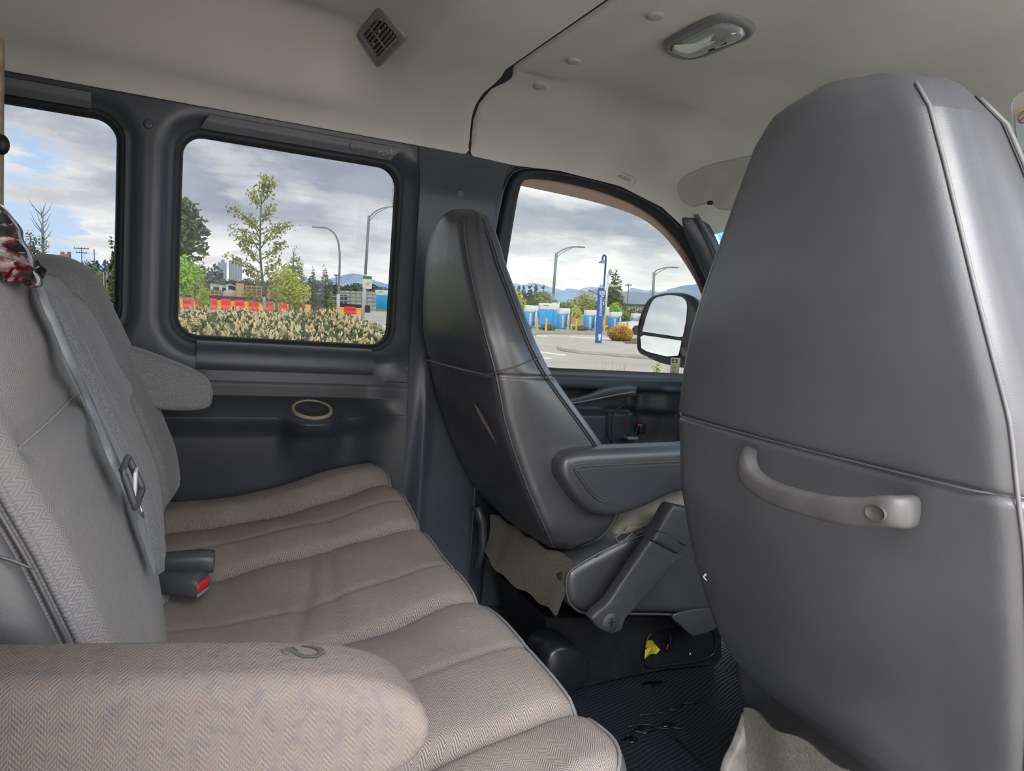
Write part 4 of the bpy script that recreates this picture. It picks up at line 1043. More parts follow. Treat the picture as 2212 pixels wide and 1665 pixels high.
nearp = [[p for p in el_], [(lerp(p[0], cxz[0], .10), .566, lerp(p[2], cxz[1], .08)) for p in el_], [(lerp(p[0], cxz[0], .35), .562 + .002 * math.sin(p[2] * 40), lerp(p[2], cxz[1], .35)) for p in el_], [(lerp(p[0], cxz[0], .7), .561, lerp(p[2], cxz[1], .7)) for p in el_]]
sp_ = mk('side_panel', loft(nearp, True, False, True), M['vinyl_side'], be)
mk('side_crease', tube([at(a, b, y=.562) for a, b in ((-40, 1195), (0, 1203), (28, 1211), (52, 1221), (76, 1231))], [.0005, .0012, .0016, .0012, .0003], 8), M['vinyl_side'], be)
mk('far_side_panel', loft([loops[-1], [(lerp(p[0], cxz[0], .5), 1.650, lerp(p[2], cxz[1], .5)) for p in loops[-1]]], True, False, True), M['vinyl_side'], be)
mk('edge_welt', tube([(p[0] + .001, p[1] - .001, p[2]) for p in loops[1][4:100]], .0036, 6), M['backcloth'], be)
mk('edge_welt', tube([(p[0] - .005, p[1] - .006, p[2] - .001) for p in loops[1][4:100]], .0022, 6), M['vinyl_side'], be)
mk('seam', tube([tuple(Vector(loops[j][40]) + Vector((.001, 0, .001))) for j in range(8, 70, 4)], .0010, 5), M['velour'], be)
# armrests
an = [(-.24, .56), (-.235, .60), (-.20, .611), (-.1, .611), (0, .611), (.08, .610), (.118, .605), (.145, .592), (.157, .573), (.151, .553), (.130, .537), (.09, .521), (.03, .498), (-.05, .468), (-.13, .45), (-.21, .45)]
AV, AF = cushion_pad(resample(spline(an, 6, True), 100, True), .410, .478, .016, 6)
mk('armrest', ([(x, y - .26 * (x - .14), z) for x, y, z in AV], AF), M['armcloth'], be, label='near cloth armrest with a dark ring stain')
sd_ = simple('stain_dark', (.07, .07, .075), .9, .2, 50)
SV, SF = tube([at(a, b, z=.6112) for a, b in ((650, 1394), (672, 1395), (690, 1400), (696, 1407), (682, 1416), (656, 1417), (640, 1409), (628, 1400), (616, 1404), (618, 1412))], [.0004, .0010, .0018, .0028, .0020, .0018, .0020, .0030, .0034, .0012], 8)
mk('stain', ([(x, y, .6111 + (z - .6112) * .10) for x, y, z in SV], SF), sd_, be)
mk('spot', ellipsoid(at(629, 1513, y=.434), (.0028, .0025, .0028), 8, 6), sd_, be)
af = [at(a, b, y=1.52)[::2] for a, b in ((180, 735), (265, 748), (330, 768), (400, 795), (440, 816), (458, 838), (459, 862), (448, 882), (400, 888), (330, 884), (240, 870), (160, 830))]
mk('armrest', cushion_pad(resample(spline(af, 6, True), 80, True), 1.515, 1.60, .013, 5), M['velour'], be, label='far cloth armrest below the middle window')
mk('armrest_welt', tube([(x, 1.522, z) for x, z in inset(resample(spline(af, 6, True), 80, True), .012)][8:52], .0016, 5), M['velour'], be)
# belts and buckles
bt = thing('shoulder_belt', 'grey shoulder belt running down the bench backrest to its latch plate', 'seat belt', (-.1, 1.0, .6))
bzs = [p[1] for p in bpp[:78]]
def surfx(y, z):
    k = min(range(78), key=lambda i: abs(bzs[i] - z)); return bpp[k][0] + bulge(y, k)
def bhit(px, py, off=.017):
    r = ray(px, py)
    for k in range(300):
        t = .5 + k * .004; p = CAM + t * r
        if p[1] > .6 and p[0] < surfx(p[1], p[2]) + off: return (float(p[0]), float(p[1]), float(p[2]))
    return at(px, py, y=1.0)
bl = [at(20, 500, y=.78), at(62, 560, y=.84)] + [tuple(p) for p in (bhit(100, 650), bhit(125, 705), bhit(158, 785), bhit(193, 865), bhit(233, 962), bhit(265, 1032), bhit(275, 1056))]
print('BELT', [tuple(round(q, 3) for q in p) for p in bl])
bl = resample(spline(bl, 6), 40)
mk('webbing', loft([[(p[0], p[1] - .019, p[2] - .002), (p[0] + .0012, p[1], p[2]), (p[0], p[1] + .019, p[2] + .002), (p[0] - .0015, p[1] + .019, p[2] + .002), (p[0] - .0012, p[1] - .019, p[2] - .002)] for p in bl], True, True, True), M['belt'], bt)
q = Vector(bhit(277, 1042, .020))
lp = [(q.x - .004, q.y - .02, q.z + .018), (q.x - .002, q.y + .02, q.z + .022), (q.x + .012, q.y + .02, q.z - .012), (q.x + .008, q.y - .022, q.z - .020)]
mk('latch_frame', tube([tuple(p) for p in resample(lp, 24, True)], .0035, 6, True), M['buckle'], bt)
mk('latch_plate', box((q.x + .006, q.y + .008, q.z - .002), (.003, .024, .026), .001), simple('white_plastic', (.62, .62, .62), .4, .05, 30), bt)
mk('latch_tongue', tube([bhit(a, b, .018) for a, b in ((290, 1075), (297, 1092), (304, 1108), (309, 1116), (306, 1104), (300, 1085))], .0014, 6, True), M['metal'], bt)
mk('lap_webbing', loft([[(p[0], p[1] - .02, p[2]), (p[0], p[1] + .02, p[2])] for p in [bhit(a, b, .012) for a, b in ((285, 1060), (300, 1120), (315, 1165), (335, 1230))]], False), M['belt'], bt)
def buckle(nm, label, c, rz, red, L_=.078, Wd=.040, H=.026):
    t = thing(nm, label, 'seat belt buckle', c)
    cr, sr = math.cos(rz), math.sin(rz)
    loops = []
    for s, k, zt in ((-.5, .80, 0), (-.48, .86, 0), (-.1, .96, .001), (.25, 1.0, .002), (.44, 1.0, .001), (.5, .93, 0)):
        l = []
        for a, b in rrect(Wd * k, H * k, .008, 3): l.append((c[0] + L_ * s * cr - a * sr, c[1] + L_ * s * sr + a * cr, c[2] + b + zt + .004 * (1 - (2 * a / Wd) ** 2) * (1 if b > 0 else 0)))
        loops.append(l)
    mk('body', loft(loops, True, True, True), M['buckle'], t, angle=50)
    if red:
        l2 = []
        for s, k in ((.485, .84), (.515, .80), (.525, .74)):
            l2.append([(c[0] + L_ * s * cr - a * sr, c[1] + L_ * s * sr + a * cr, c[2] + .003 + b) for a, b in rrect(Wd * k, H * k * .62, .005, 3)])
        mk('release_button', loft(l2, True, True, True), M['red'], t)
        mk('slot_edge', box((c[0] + L_ * .50 * cr, c[1] + L_ * .50 * sr, c[2] - .0085), (.004, Wd * .78, .005), .001, rz), M['plastic_light'], t)
    else:
        mk('slot', box((c[0] - L_ * .36 * cr, c[1] - L_ * .36 * sr, c[2] + .012), (.022, .022, .006), .002, rz), M['black'], t)
        mk('strap_stub', box((c[0] - L_ * .5 * cr, c[1] - L_ * .5 * sr, c[2] + .004), (.02, .026, .006), .002, rz), M['carpet'], t)
    return t
cz = cush(.0, 1.0) + .030
b1 = at(392, 1262, z=.388); buckle('belt_buckle', 'charcoal belt buckle with a red release button on the bench', b1, -.50, True, .070, .044, .030)
b2 = at(402, 1216, z=.400); buckle('belt_buckle', 'charcoal belt buckle without a red face, behind the red-button one', b2, -.12, False, .086, .040, .030)
fs = thing('belt_anchor', 'light grey belt sleeve standing at the far end of the bench cushion', 'seat belt', (.06, 1.655, .42))
fo_ = [at(a, b, y=1.665)[::2] for a, b in ((440, 1018), (448, 1013), (478, 1013), (484, 1022), (487, 1055), (488, 1066), (478, 1056), (460, 1058), (457, 1076), (450, 1066))]
mk('sleeve', prism(fo_, lambda a, b, d: (a, d, b), 1.658, 1.672, .002), M['plastic_light'], fs)
mk('strap', box((.068, 1.668, .40), (.026, .006, .08), .001), M['belt'], fs)
# glossy crumpled thing lying on the corner of the backrest
bgm = Mat('glossy_red_black_vinyl')
nn_ = bgm.noise(11, 5, rough=.6); n2_ = bgm.noise(17, 4)
bgm.set(Base_Color=bgm.mix(bgm.ramp(nn_, .49, .53), (.012, .014, .018), bgm.mix(bgm.ramp(n2_, .57, .60), (.10, .004, .010), (.24, .21, .20))), Roughness=.10, Coat_Weight=1.0, Coat_Roughness=.04)
bgm.bump(bgm.noise(24, 3), .9, .02)
bo3 = [(-60, 430), (-20, 432), (5, 448), (25, 478), (45, 525), (62, 572), (74, 606), (72, 622), (60, 622), (44, 612), (25, 596), (5, 580), (-30, 575), (-70, 560), (-90, 500)]
o3 = resample(spline([at(a, b, y=.70)[::2] for a, b in bo3], 6, True), 70, True)
random.seed(9)
def crump(p):
    x, y, z = p; k = .004 * (math.sin(x * 190 + z * 120) + math.sin(z * 260 - x * 90) + math.sin(x * 70 + z * 310 + 1)); return (x, y - k, z)
V, F = cushion_pad(o3, .690, .745, .018, 6)
c3 = np.mean(np.array(o3), axis=0)
face = loft([[(lerp(x, c3[0], t), .690 - .010 * math.sin(t * PI / 2), lerp(z, c3[1], t)) for x, z in inset(o3, .018)] for t in np.linspace(0, .97, 16)], True, False, True)
tag(mk('crumpled_bag', ([crump(p) for p in V] + [crump(p) for p in face[0]], F + [tuple(i + len(V) for i in f) for f in face[1]]), bgm.m, loc=(-.16, .71, .86)), 'glossy dark red and black crumpled bag on top of the bench backrest', 'bag')
# tan board edge and black knob at the left edge of the photo
tb = thing('tan_board', 'narrow tan board edge standing at the left edge of the photo', 'board', (-.34, 1.45, 0))
a = at(-30, 180, y=1.45); b = at(4, 180, y=1.45); c = at(4, 470, y=1.45)
mk('board', box(((a[0] + b[0]) / 2, 1.46, .62), (b[0] - a[0], .02, 1.24), .002), simple('tan_board_edge', (.36, .29, .21), .8, .3, 40), tb)
mk('knob', ellipsoid(at(3, 312, y=1.445), (.012, .012, .017), 12, 8), M['black'], tb)
# door mirror
mi = thing('door_mirror', 'black two-part door mirror outside the driver window', 'mirror', (1.5, 1.93, .85))
MO = [(1376, 745), (1378, 705), (1387, 672), (1400, 648), (1418, 637), (1450, 632), (1480, 634), (1502, 643), (1512, 662), (1512, 700), (1505, 745), (1492, 786), (1465, 787), (1420, 776), (1388, 766), (1379, 758)]
MI = [(1388, 716), (1396, 686), (1407, 655), (1416, 643), (1445, 637), (1470, 640), (1482, 648), (1485, 662), (1482, 695), (1475, 729)]
ML = [(1384, 728), (1390, 724), (1473, 736), (1466, 768), (1440, 770), (1400, 760), (1386, 752)]
nM = Vector((-.90, -.40, .17)).normalized()
qM = Vector(at(1440, 700, y=1.97))
def onm(px, py, h=0): return onpl(px, py, h, qM, nM)
mo = resample(spline([onm(a, b) for a, b in MO], 5, True), 70, True); mc = np.mean(np.array(mo), axis=0)
def ml(k, h, dz=0): return [tuple(np.array(p) * k + mc * (1 - k) + np.array(nM) * h + np.array((0, 0, dz))) for p in mo]
mk('housing', loft([ml(.93, .002), ml(.97, .006), ml(1.0, .0), ml(1.0, -.03), ml(.93, -.08, -.006), ml(.7, -.115, -.01), ml(.3, -.13, -.01)], True, False, True), simple('mirror_housing', (.028, .031, .036), .45, .3, 60), mi)
mk('back_plate', loft([ml(.94, .001), ml(.02, .001)], True, False, False), M['black'], mi)
lo_ = [(1390, 762), (1400, 772), (1425, 783), (1460, 792), (1500, 798), (1510, 780), (1470, 778), (1420, 770)]
mk('lower_shell', loft([[onm(a, b, .004) for a, b in lo_], [onm(a, b, -.06) for a, b in lo_]], True, True, True), simple('mirror_shell_low', (.06, .065, .072), .5, .2, 60), mi, angle=30)
gp_ = resample([onm(a, b, .004) for a, b in MI], 40, True)
def face_of(pts, n, th=.002): return (pts + [tuple(np.array(p) + np.array(n) * th) for p in pts], [tuple(range(len(pts)))[::-1], tuple(range(len(pts), 2 * len(pts)))] + [(k, (k + 1) % len(pts), len(pts) + (k + 1) % len(pts), len(pts) + k) for k in range(len(pts))])
mk('main_glass', face_of(gp_, nM), M['mirror'], mi, smooth=False)
mk('spot_glass', face_of(resample([onm(a, b, .004) for a, b in ML], 30, True), nM), M['mirror'], mi, smooth=False)
mk('arm', tube([tuple(qM - nM * .05 + Vector((0, -.08, -.07))), (1.52, 1.80, .74), (1.54, 1.74, .70)], .03, 10), M['black'], mi)
# ================================================================== OUTSIDE
gz = Vector((-4.15524857e-02, 1.18969566e-04, 9.99136315e-01)).normalized()
gy = Vector((0, 1, 0)); gy = (gy - gz * gy.dot(gz)).normalized(); gx = gy.cross(gz)
EYE = 1.75
go_ = Vector(CAM) - gz * EYE
GM = Matrix(((gx.x, gy.x, gz.x, go_.x), (gx.y, gy.y, gz.y, go_.y), (gx.z, gy.z, gz.z, go_.z), (0, 0, 0, 1)))
def lr(px, py):
    r = Vector(ray(px, py)); return r.dot(gx), r.dot(gy), r.dot(gz)
def E_(px, py, D):
    a, b, c = lr(px, py); t = D / b; return (a * t, D, EYE + c * t)
def G_(px, py):
    a, b, c = lr(px, py); t = -EYE / c; return (a * t, b * t, 0.0)
def hor(px):      # horizon row
    lo, hi = 400, 900
    for _ in range(40):
        m_ = (lo + hi) / 2
        if lr(px, m_)[2] > 0: lo = m_
        else: hi = m_
    return lo
def XT(name, label, cat, p, group=None, rz=0, s=1):
    return thing(name, label, cat, group=group, mat4=GM @ Matrix.Translation(p) @ Matrix.Rotation(rz, 4, 'Z') @ Matrix.Diagonal((s, s, s, 1)))
def XM(name, VF, mat, label=None, cat=None, kind=None, group=None, smooth=True, angle=None, p=(0, 0, 0)):
    """one-mesh thing outside; vertices relative to ground point p"""
    o = mk(name, VF, mat, None, smooth, None, kind, angle); o.matrix_world = GM @ Matrix.Translation(p)
    if label: tag(o, label, cat, group)
    return o
C = {}
def col(n, rgb, rough=.8, var=.12, vs=3, **k):
    if n not in C: C[n] = simple(n, rgb, rough, var, vs, **k)
    return C[n]
asp = Mat('pale_asphalt')
asp.set(Base_Color=asp.mix(asp.ramp(asp.noise(.35, 5), .3, .7), (.46, .42, .36), (.58, .54, .47)), Roughness=.9)
asp.bump(asp.noise(90, 3), .3, .01)
gnd = XM('ground', (([(-600, -60, 0), (3400, -60, 0), (3400, 2600, 0), (-600, 2600, 0)]), [(0, 1, 2, 3)]), asp.m, smooth=False); gnd['kind'] = 'structure'
gr = Mat('rough_grass')
gr.set(Base_Color=gr.mix(gr.ramp(gr.noise(1.2, 5), .3, .7), (.10, .17, .05), (.22, .26, .10)), Roughness=.95)
def flat(name, pts, z, mat, kind='structure'):
    o = XM(name, prism(pts, lambda a, b, d: (a, b, d), 0.001, z), mat, smooth=False); o['kind'] = kind; return o
flat('lawn', [E_(-900, 600, 60)[:2], (-260, 2400), (400, 2400), E_(1500, 600, 96)[:2], E_(800, 600, 96)[:2], E_(380, 600, 92)[:2]], .02, gr.m)
flat('lawn', [(-60, 17), (-60, 60), E_(215, 600, 60)[:2], E_(330, 600, 46)[:2], E_(460, 600, 30)[:2], E_(470, 600, 15)[:2], (-20, 13)], .03, gr.m)
flat('lawn', [(-30, 3.5), (-30, 13), (6.0, 13), (5.0, 3.5)], .03, gr.m)
# ---- foliage
def leaf_mat(n, a, b, trans=.35):
    if n in C: return C[n]
    x = Mat(n); x.set(Base_Color=x.mix(x.ramp(x.noise(1.6, 4), .32, .68), a, b), Roughness=.8, Specular_IOR_Level=.2)
    C[n] = x.m; return x.m
LG = {'dark': leaf_mat('leaf_dark', (.09, .125, .06), (.17, .215, .11)), 'mid': leaf_mat('leaf_mid', (.15, .22, .055), (.28, .34, .11)),
      'bright': leaf_mat('leaf_bright', (.22, .42, .03), (.42, .60, .09)), 'olive': leaf_mat('leaf_olive', (.24, .27, .06), (.42, .42, .13)),
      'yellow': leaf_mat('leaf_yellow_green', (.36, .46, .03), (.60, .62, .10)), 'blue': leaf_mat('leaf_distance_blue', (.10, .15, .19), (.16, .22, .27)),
      'greygreen': leaf_mat('leaf_grey_green', (.12, .15, .10), (.22, .25, .18)), 'orange': leaf_mat('leaf_orange', (.55, .20, .04), (.70, .42, .08))}
bark = col('bark', (.20, .17, .13), .9, .25, 8); bark_pale = col('bark_pale', (.48, .43, .36), .9, .25, 8)
def leaves(blobs, n, size, seed, flatten=.0, hollow=.45):
    rnd = random.Random(seed); V = []; F = []
    vol = [b[3] * b[4] * b[5] for b in blobs]; tot = sum(vol)
    for b, v in zip(blobs, vol):
        for _ in range(max(8, int(n * v / tot))):
            while True:
                d = Vector((rnd.gauss(0, 1), rnd.gauss(0, 1), rnd.gauss(0, 1)))
                if d.length > .01: break
            d.normalize(); r = rnd.uniform(hollow, 1.0) ** .7
            c = Vector((b[0] + b[3] * d.x * r, b[1] + b[4] * d.y * r, b[2] + b[5] * d.z * r))
            s = size * rnd.uniform(.6, 1.3); u = Vector((rnd.gauss(0, 1), rnd.gauss(0, 1), rnd.gauss(0, .7))).normalized(); w = u.orthogonal().normalized() * s * .55; u = u * s
            o = len(V); V += [tuple(c - u * .5), tuple(c + w * .5), tuple(c + u * .5), tuple(c - w * .5)]; F.append((o, o + 1, o + 2, o + 3))
    return V, F
def mkleaf(name, VF, mat, parent):
    V, F = VF; me = bpy.data.meshes.new(name); me.from_pydata(V, [], F); me.materials.append(mat)
    o = bpy.data.objects.new(name, me); scene.collection.objects.link(o); LOC[o.name] = (0, 0, 0)
    if parent is not None: o.parent = parent
    o['kind'] = 'stuff'; return o
def tree(label, px, top, wpx, D, leaf, seed, shape='round', base=None, group=None, trunk=True, dens=1.0, name='tree', foot=None, lsize=None, cat='tree', thick=None):
    """px: column of the trunk, top: row of the tip, wpx: crown width in pixels, D: distance"""
    g = E_(px, hor(px), D); h = E_(px, top, D)[2]; k = D / lr(px, 650)[1] / CF; w = wpx * k
    z0 = 0 if foot is None else max(0, E_(px, foot, D)[2])
    t = XT(name, label, cat, (g[0], D, 0), group)
    rnd = random.Random(seed); bl = []
    if shape == 'round':
        for _ in range(11):
            a = rnd.uniform(0, 2 * PI); r = rnd.uniform(.0, .32) * w; z = rnd.uniform(.30, .84)
            rr = w * rnd.uniform(.17, .28); bl.append((r * math.cos(a), r * math.sin(a), z0 + (h - z0) * z, rr, rr, rr * rnd.uniform(.6, .9) * min(1.6, (h - z0) / max(w, .1) + .3)))
        bl.append((0, 0, z0 + (h - z0) * .5, w * .36, w * .36, (h - z0) * .34)); bl.append((0, 0, h - (h - z0) * .14, w * .18, w * .18, (h - z0) * .14))
    elif shape == 'cone':
        for i in range(12):
            f = i / 11; z = z0 + (h - z0) * (.08 + .88 * f); rr = w * .5 * (1 - f) ** .8 + .03 * w; bl.append((rnd.gauss(0, .03) * w, rnd.gauss(0, .03) * w, z, rr, rr, (h - z0) * .075))
    elif shape == 'tall':
        for i in range(10):
            f = i / 9; z = z0 + (h - z0) * (.18 + .76 * f); rr = w * .42 * math.sin(PI * (.22 + .70 * f)) * rnd.uniform(.7, 1.15); bl.append((rnd.gauss(0, .10) * w, rnd.gauss(0, .10) * w, z, rr, rr, (h - z0) * .08))
    elif shape == 'bush':
        bl.append((0, 0, h * .45, w * .5, w * .5, h * .52))
        for _ in range(5): a = rnd.uniform(0, 2 * PI); bl.append((w * .22 * math.cos(a), w * .22 * math.sin(a), h * .5, w * .28, w * .28, h * .42))
    n = int(1100 * dens); ls = lsize or max(.05, w * .075, k * 4.5)
    mkleaf('crown', leaves(bl, n, ls, seed), leaf if not isinstance(leaf, str) else LG[leaf], t)
    if trunk:
        mk('trunk', tube([(0, 0, 0), (.01 * h, 0, h * .3), (-.01 * h, 0, h * .6), (0, 0, h * .92)], [max(.03, h * .022) * q for q in (1.2, 1, .7, .25)] if thick is None else [thick * q for q in (1.2, 1, .7, .3)], 7), bark, t)
    return t
# flowering hedge right outside the rear windows
rnd = random.Random(21); VL, FL, VF_, FF = [], [], [], []
mounds = []
for _ in range(150):
    D = rnd.uniform(4.6, 15.5); x0 = E_(150, 650, D)[0]; x1 = E_(838, 650, D)[0]; x = rnd.uniform(x0, x1)
    u_ = (x - x0) / (x1 - x0); hh = rnd.uniform(1.18, 1.36) + .17 * sm(5, 12, D)
    if u_ > .80: hh *= lerp(1, .74, (u_ - .8) / .2)
    mounds.append((x, D, hh, rnd.uniform(.5, .85)))
for x, D, h, r in mounds:
    for _ in range(300):
        a = rnd.uniform(0, 2 * PI); q = math.sqrt(rnd.random()); dx, dy = r * q * math.cos(a), r * q * math.sin(a); z = h * (1 - .38 * q ** 2.2) - rnd.uniform(0, .22)
        c = Vector((x + dx, D + dy, z)); u = Vector((rnd.gauss(0, 1), rnd.gauss(0, 1), abs(rnd.gauss(.4, .6)))).normalized(); s = rnd.uniform(.05, .10); w = u.orthogonal().normalized() * s * .35
        o = len(VL); VL += [tuple(c), tuple(c + u * s * .5 + w), tuple(c + u * s), tuple(c + u * s * .5 - w)]; FL.append((o, o + 1, o + 2, o + 3))
    for _ in range(int(125)):
        a = rnd.uniform(0, 2 * PI); q = math.sqrt(rnd.random()); dx, dy = r * q * math.cos(a), r * q * math.sin(a); z = h * (1 - .38 * q ** 2.2) - rnd.uniform(.02, .08)
        c = Vector((x + dx, D + dy, z)); d = Vector((rnd.gauss(0, .28), rnd.gauss(0, .28), 1)).normalized(); s = rnd.uniform(.045, .085); rr = rnd.uniform(.011, .021)
        u = d.orthogonal().normalized(); w = d.cross(u); o = len(VF_)
        for kk, hgt in ((.7, 0), (1, .45), (.55, .85)):
            for j in range(5): VF_.append(tuple(c + d * (s * hgt) + (u * math.cos(j * 2 * PI / 5 + hgt) + w * math.sin(j * 2 * PI / 5 + hgt)) * rr * kk))
        VF_.append(tuple(c + d * s))
        for l_ in range(2):
            for j in range(5): FF.append((o + l_ * 5 + j, o + l_ * 5 + (j + 1) % 5, o + l_ * 5 + 5 + (j + 1) % 5, o + l_ * 5 + 5 + j))
        for j in range(5): FF.append((o + 10 + j, o + 10 + (j + 1) % 5, o + 15))
hedge = XT('flowering_hedge', 'cream flowering evergreen hedge growing right outside the rear side windows', 'hedge', (0, 0, 0))
mkleaf('foliage', (VL, FL), leaf_mat('hedge_leaf', (.05, .085, .035), (.15, .19, .09)), hedge)
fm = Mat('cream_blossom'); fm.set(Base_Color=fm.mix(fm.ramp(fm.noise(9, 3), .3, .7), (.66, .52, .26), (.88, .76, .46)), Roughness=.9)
mkleaf('blossom', (VF_, FF), fm.m, hedge)
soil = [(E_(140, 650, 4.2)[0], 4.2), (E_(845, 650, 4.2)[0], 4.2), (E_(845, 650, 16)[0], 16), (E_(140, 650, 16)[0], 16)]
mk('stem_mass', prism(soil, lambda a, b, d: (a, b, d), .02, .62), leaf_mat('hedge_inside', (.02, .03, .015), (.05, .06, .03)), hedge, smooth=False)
# the slim young tree in the hedge
D = 14.0; b0 = E_(572, 700, D)
yt_ = XT('young_tree', 'slim young tree with sparse olive leaves rising from the hedge', 'tree', (b0[0], D, 0))
def rel(px, py, dy=0): p = E_(px, py, D + dy); return (p[0] - b0[0], dy, p[2])
tp = [(0, 0, 0)] + [rel(*q) for q in ((572, 690), (570, 640), (566, 595), (562, 545), (563, 470), (566, 410), (569, 384))]
tr_ = resample(spline(tp, 5), 40)
mk('trunk', tube(tr_[:18], [lerp(.045, .028, i / 17) for i in range(18)], 8), bark_pale, yt_)
mk('leader', tube(tr_[17:], [lerp(.028, .006, i / 22) for i in range(23)], 7), col('bark_green', (.12, .15, .10), .9), yt_)
br = [((564, 548), (535, 505), (497, 492)), ((563, 500), (530, 468), (495, 447)), ((563, 505), (600, 492), (634, 486)), ((563, 560), (590, 545), (614, 520)), ((563, 570), (535, 540), (524, 530)), ((565, 450), (552, 430), (546, 408)), ((566, 440), (578, 418), (583, 392)),
      ((565, 600), (590, 575), (606, 566)), ((567, 612), (545, 590), (528, 582)), ((563, 520), (545, 480), (524, 470)), ((563, 480), (578, 462), (586, 440)), ((568, 420), (572, 400), (575, 384)), ((565, 590), (520, 565), (496, 552)), ((562, 530), (530, 520), (510, 512)), ((564, 535), (585, 508), (607, 498)), ((568, 640), (590, 620), (604, 600)), ((570, 660), (545, 640), (535, 632))]
V, F = [], []; rnd = random.Random(5)
for i, b in enumerate(br):
    dy = rnd.uniform(-.5, .5); pts = [rel(b[0][0], b[0][1]), rel(b[1][0], b[1][1], dy * .5), rel(b[2][0], b[2][1], dy)]
    pts = resample(spline(pts, 6), 12); mk('branch', tube(pts, [lerp(.012, .003, k / 11) for k in range(12)], 5), C['bark_green'], yt_)
    for _ in range(105):
        k = rnd.uniform(.3, 1.02); q = Vector(pts[min(11, int(k * 11))]); c = q + Vector((rnd.gauss(0, .06), rnd.gauss(0, .08), rnd.gauss(0, .045)))
        u = Vector((rnd.gauss(0, 1), rnd.gauss(0, 1), rnd.gauss(0, 1))).normalized() * rnd.uniform(.045, .085); w = u.orthogonal() * .5; o = len(V)
        V += [tuple(c - u * .5), tuple(c + w * .5), tuple(c + u * .5), tuple(c - w * .5)]; F.append((o, o + 1, o + 2, o + 3))
mkleaf('leaves', (V, F), LG['olive'], yt_)
# trees: behind the rear windows
tree('big dark green tree cut by the pillar at the left of the middle window', 372, 418, 150, 34, 'dark', 1, dens=2.6, lsize=.30, foot=600)
tree('bright green bushy tree low at the left edge of the middle window', 384, 548, 118, 30, 'bright', 2, dens=1.6, foot=662)
tree('small bright green tree left of the open shed', 440, 602, 34, 32, 'bright', 3, dens=.6, thick=.05)
tree('dark green tree left of the grey tower blocks', 432, 560, 62, 60, 'dark', 4, dens=.8)
tree('bushy yellow-green tree right of the slim young tree', 626, 582, 84, 30, 'yellow', 5, dens=1.8, foot=672)
tree('darker tree rising behind the bushy yellow-green one', 634, 532, 66, 44, 'mid', 6, 'tall', dens=2.4)
tree('olive tree touching the young tree at its right', 596, 566, 50, 36, 'olive', 7, dens=.9)
tree('thin birch-like tree left of the curved street lamp', 704, 572, 42, 46, 'greygreen', 8, 'tall', dens=1.8)
tree('thin dark tree beside the birch-like one', 678, 578, 30, 50, 'dark', 9, 'tall', dens=1.5)
tree('low green tree at the foot of the thin birch-like tree', 716, 626, 26, 44, 'mid', 10, dens=.5)
tree('leafy tree at the left end of the rear window beside the bag', 70, 497, 66, 46, 'dark', 12, dens=2.2)
tree('dark bushy tree above the far shoulder of the bench', 120, 548, 60, 52, 'dark', 13, dens=1.8)
tree('round green tree below the utility pole', 192, 560, 66, 60, 'mid', 14, dens=2)
tree('tree crown cut by the right edge of the rear window', 252, 512, 40, 36, 'dark', 15, 'tall', dens=2.4, lsize=.22)
bt_ = XT('bare_tree', 'bare grey tree without leaves in the rear window', 'tree', E_(96, hor(96), 48))
rnd = random.Random(8)
k48 = 48 / lr(96, 600)[1] / CF; hb = E_(96, 512, 48)[2]
mk('trunk', tube([(0, 0, 0), (0, 0, hb * .7), (.1, 0, hb)], [.10, .06, .01], 6), col('bark_grey', (.30, .30, .29)), bt_)
for i in range(16):
    z = hb * rnd.uniform(.45, .9); a = rnd.uniform(0, 2 * PI); l_ = hb * rnd.uniform(.12, .26)
    mk('branch', tube([(0, 0, z), (l_ * .45 * math.cos(a), l_ * .45 * math.sin(a), z + l_ * .5), (l_ * .7 * math.cos(a), l_ * .7 * math.sin(a), z + l_)], [.03, .018, .005], 5), C['bark_grey'], bt_)
# distant rows: each tree on its own, meshes shared
def small_tree(seed, leaf, shape):
    rnd = random.Random(seed); bl = []
    if shape == 'cone': bl = [(0, 0, .10 + .08 * i, .26 * (1 - i / 11) + .02, .26 * (1 - i / 11) + .02, .06) for i in range(11)]
    else: bl = [(rnd.gauss(0, .12), rnd.gauss(0, .12), rnd.uniform(.35, .8), .24, .24, .20) for _ in range(6)] + [(0, 0, .5, .3, .3, .4)]
    V, F = leaves(bl, 420, .13, seed); me = bpy.data.meshes.new('crown'); me.from_pydata(V, [], F); me.materials.append(LG[leaf]); return me
stm = mk('x', tube([(0, 0, 0), (0, 0, .85)], [.03, .008], 5), bark); trunk_me = stm.data; bpy.data.objects.remove(stm)
sp_m = {}
def row(label, group, xs, D0, leaf, shape, name='distant_tree'):
    for i, (px, top) in enumerate(xs):
        key = (leaf, shape, i % 3)
        if key not in sp_m: sp_m[key] = small_tree(100 + i % 3, leaf, shape)
        D = D0 * (1 + .05 * ((i * 7) % 5 - 2)); h = max(.5, E_(px, top, D)[2])
        lb = label if len(xs) > 16 else label + ', ' + ('leftmost' if i == 0 else 'rightmost' if i == len(xs) - 1 else ['', 'second', 'third', 'fourth', 'fifth', 'sixth', 'seventh', 'eighth', 'ninth', 'tenth', 'eleventh', 'twelfth', 'thirteenth', 'fourteenth', 'fifteenth'][i] + ' from left')
        t = XT(name, lb, 'tree', (E_(px, 650, D)[0], D, 0), group, rz=i * 1.3, s=h)
        for n, me in (('crown', sp_m[key]), ('trunk', trunk_me)):
            o = bpy.data.objects.new(n, me); scene.collection.objects.link(o); o.parent = t
            if n == 'crown': o['kind'] = 'stuff'
rnd = random.Random(31)
row('hazy tree in the distant wooded line seen through the middle window', 'distant trees behind the lumber yard', [(px, 600 + .035 * (px - 400) + rnd.uniform(-6, 5)) for px in range(385, 850, 9)], 170, 'greygreen', 'round')
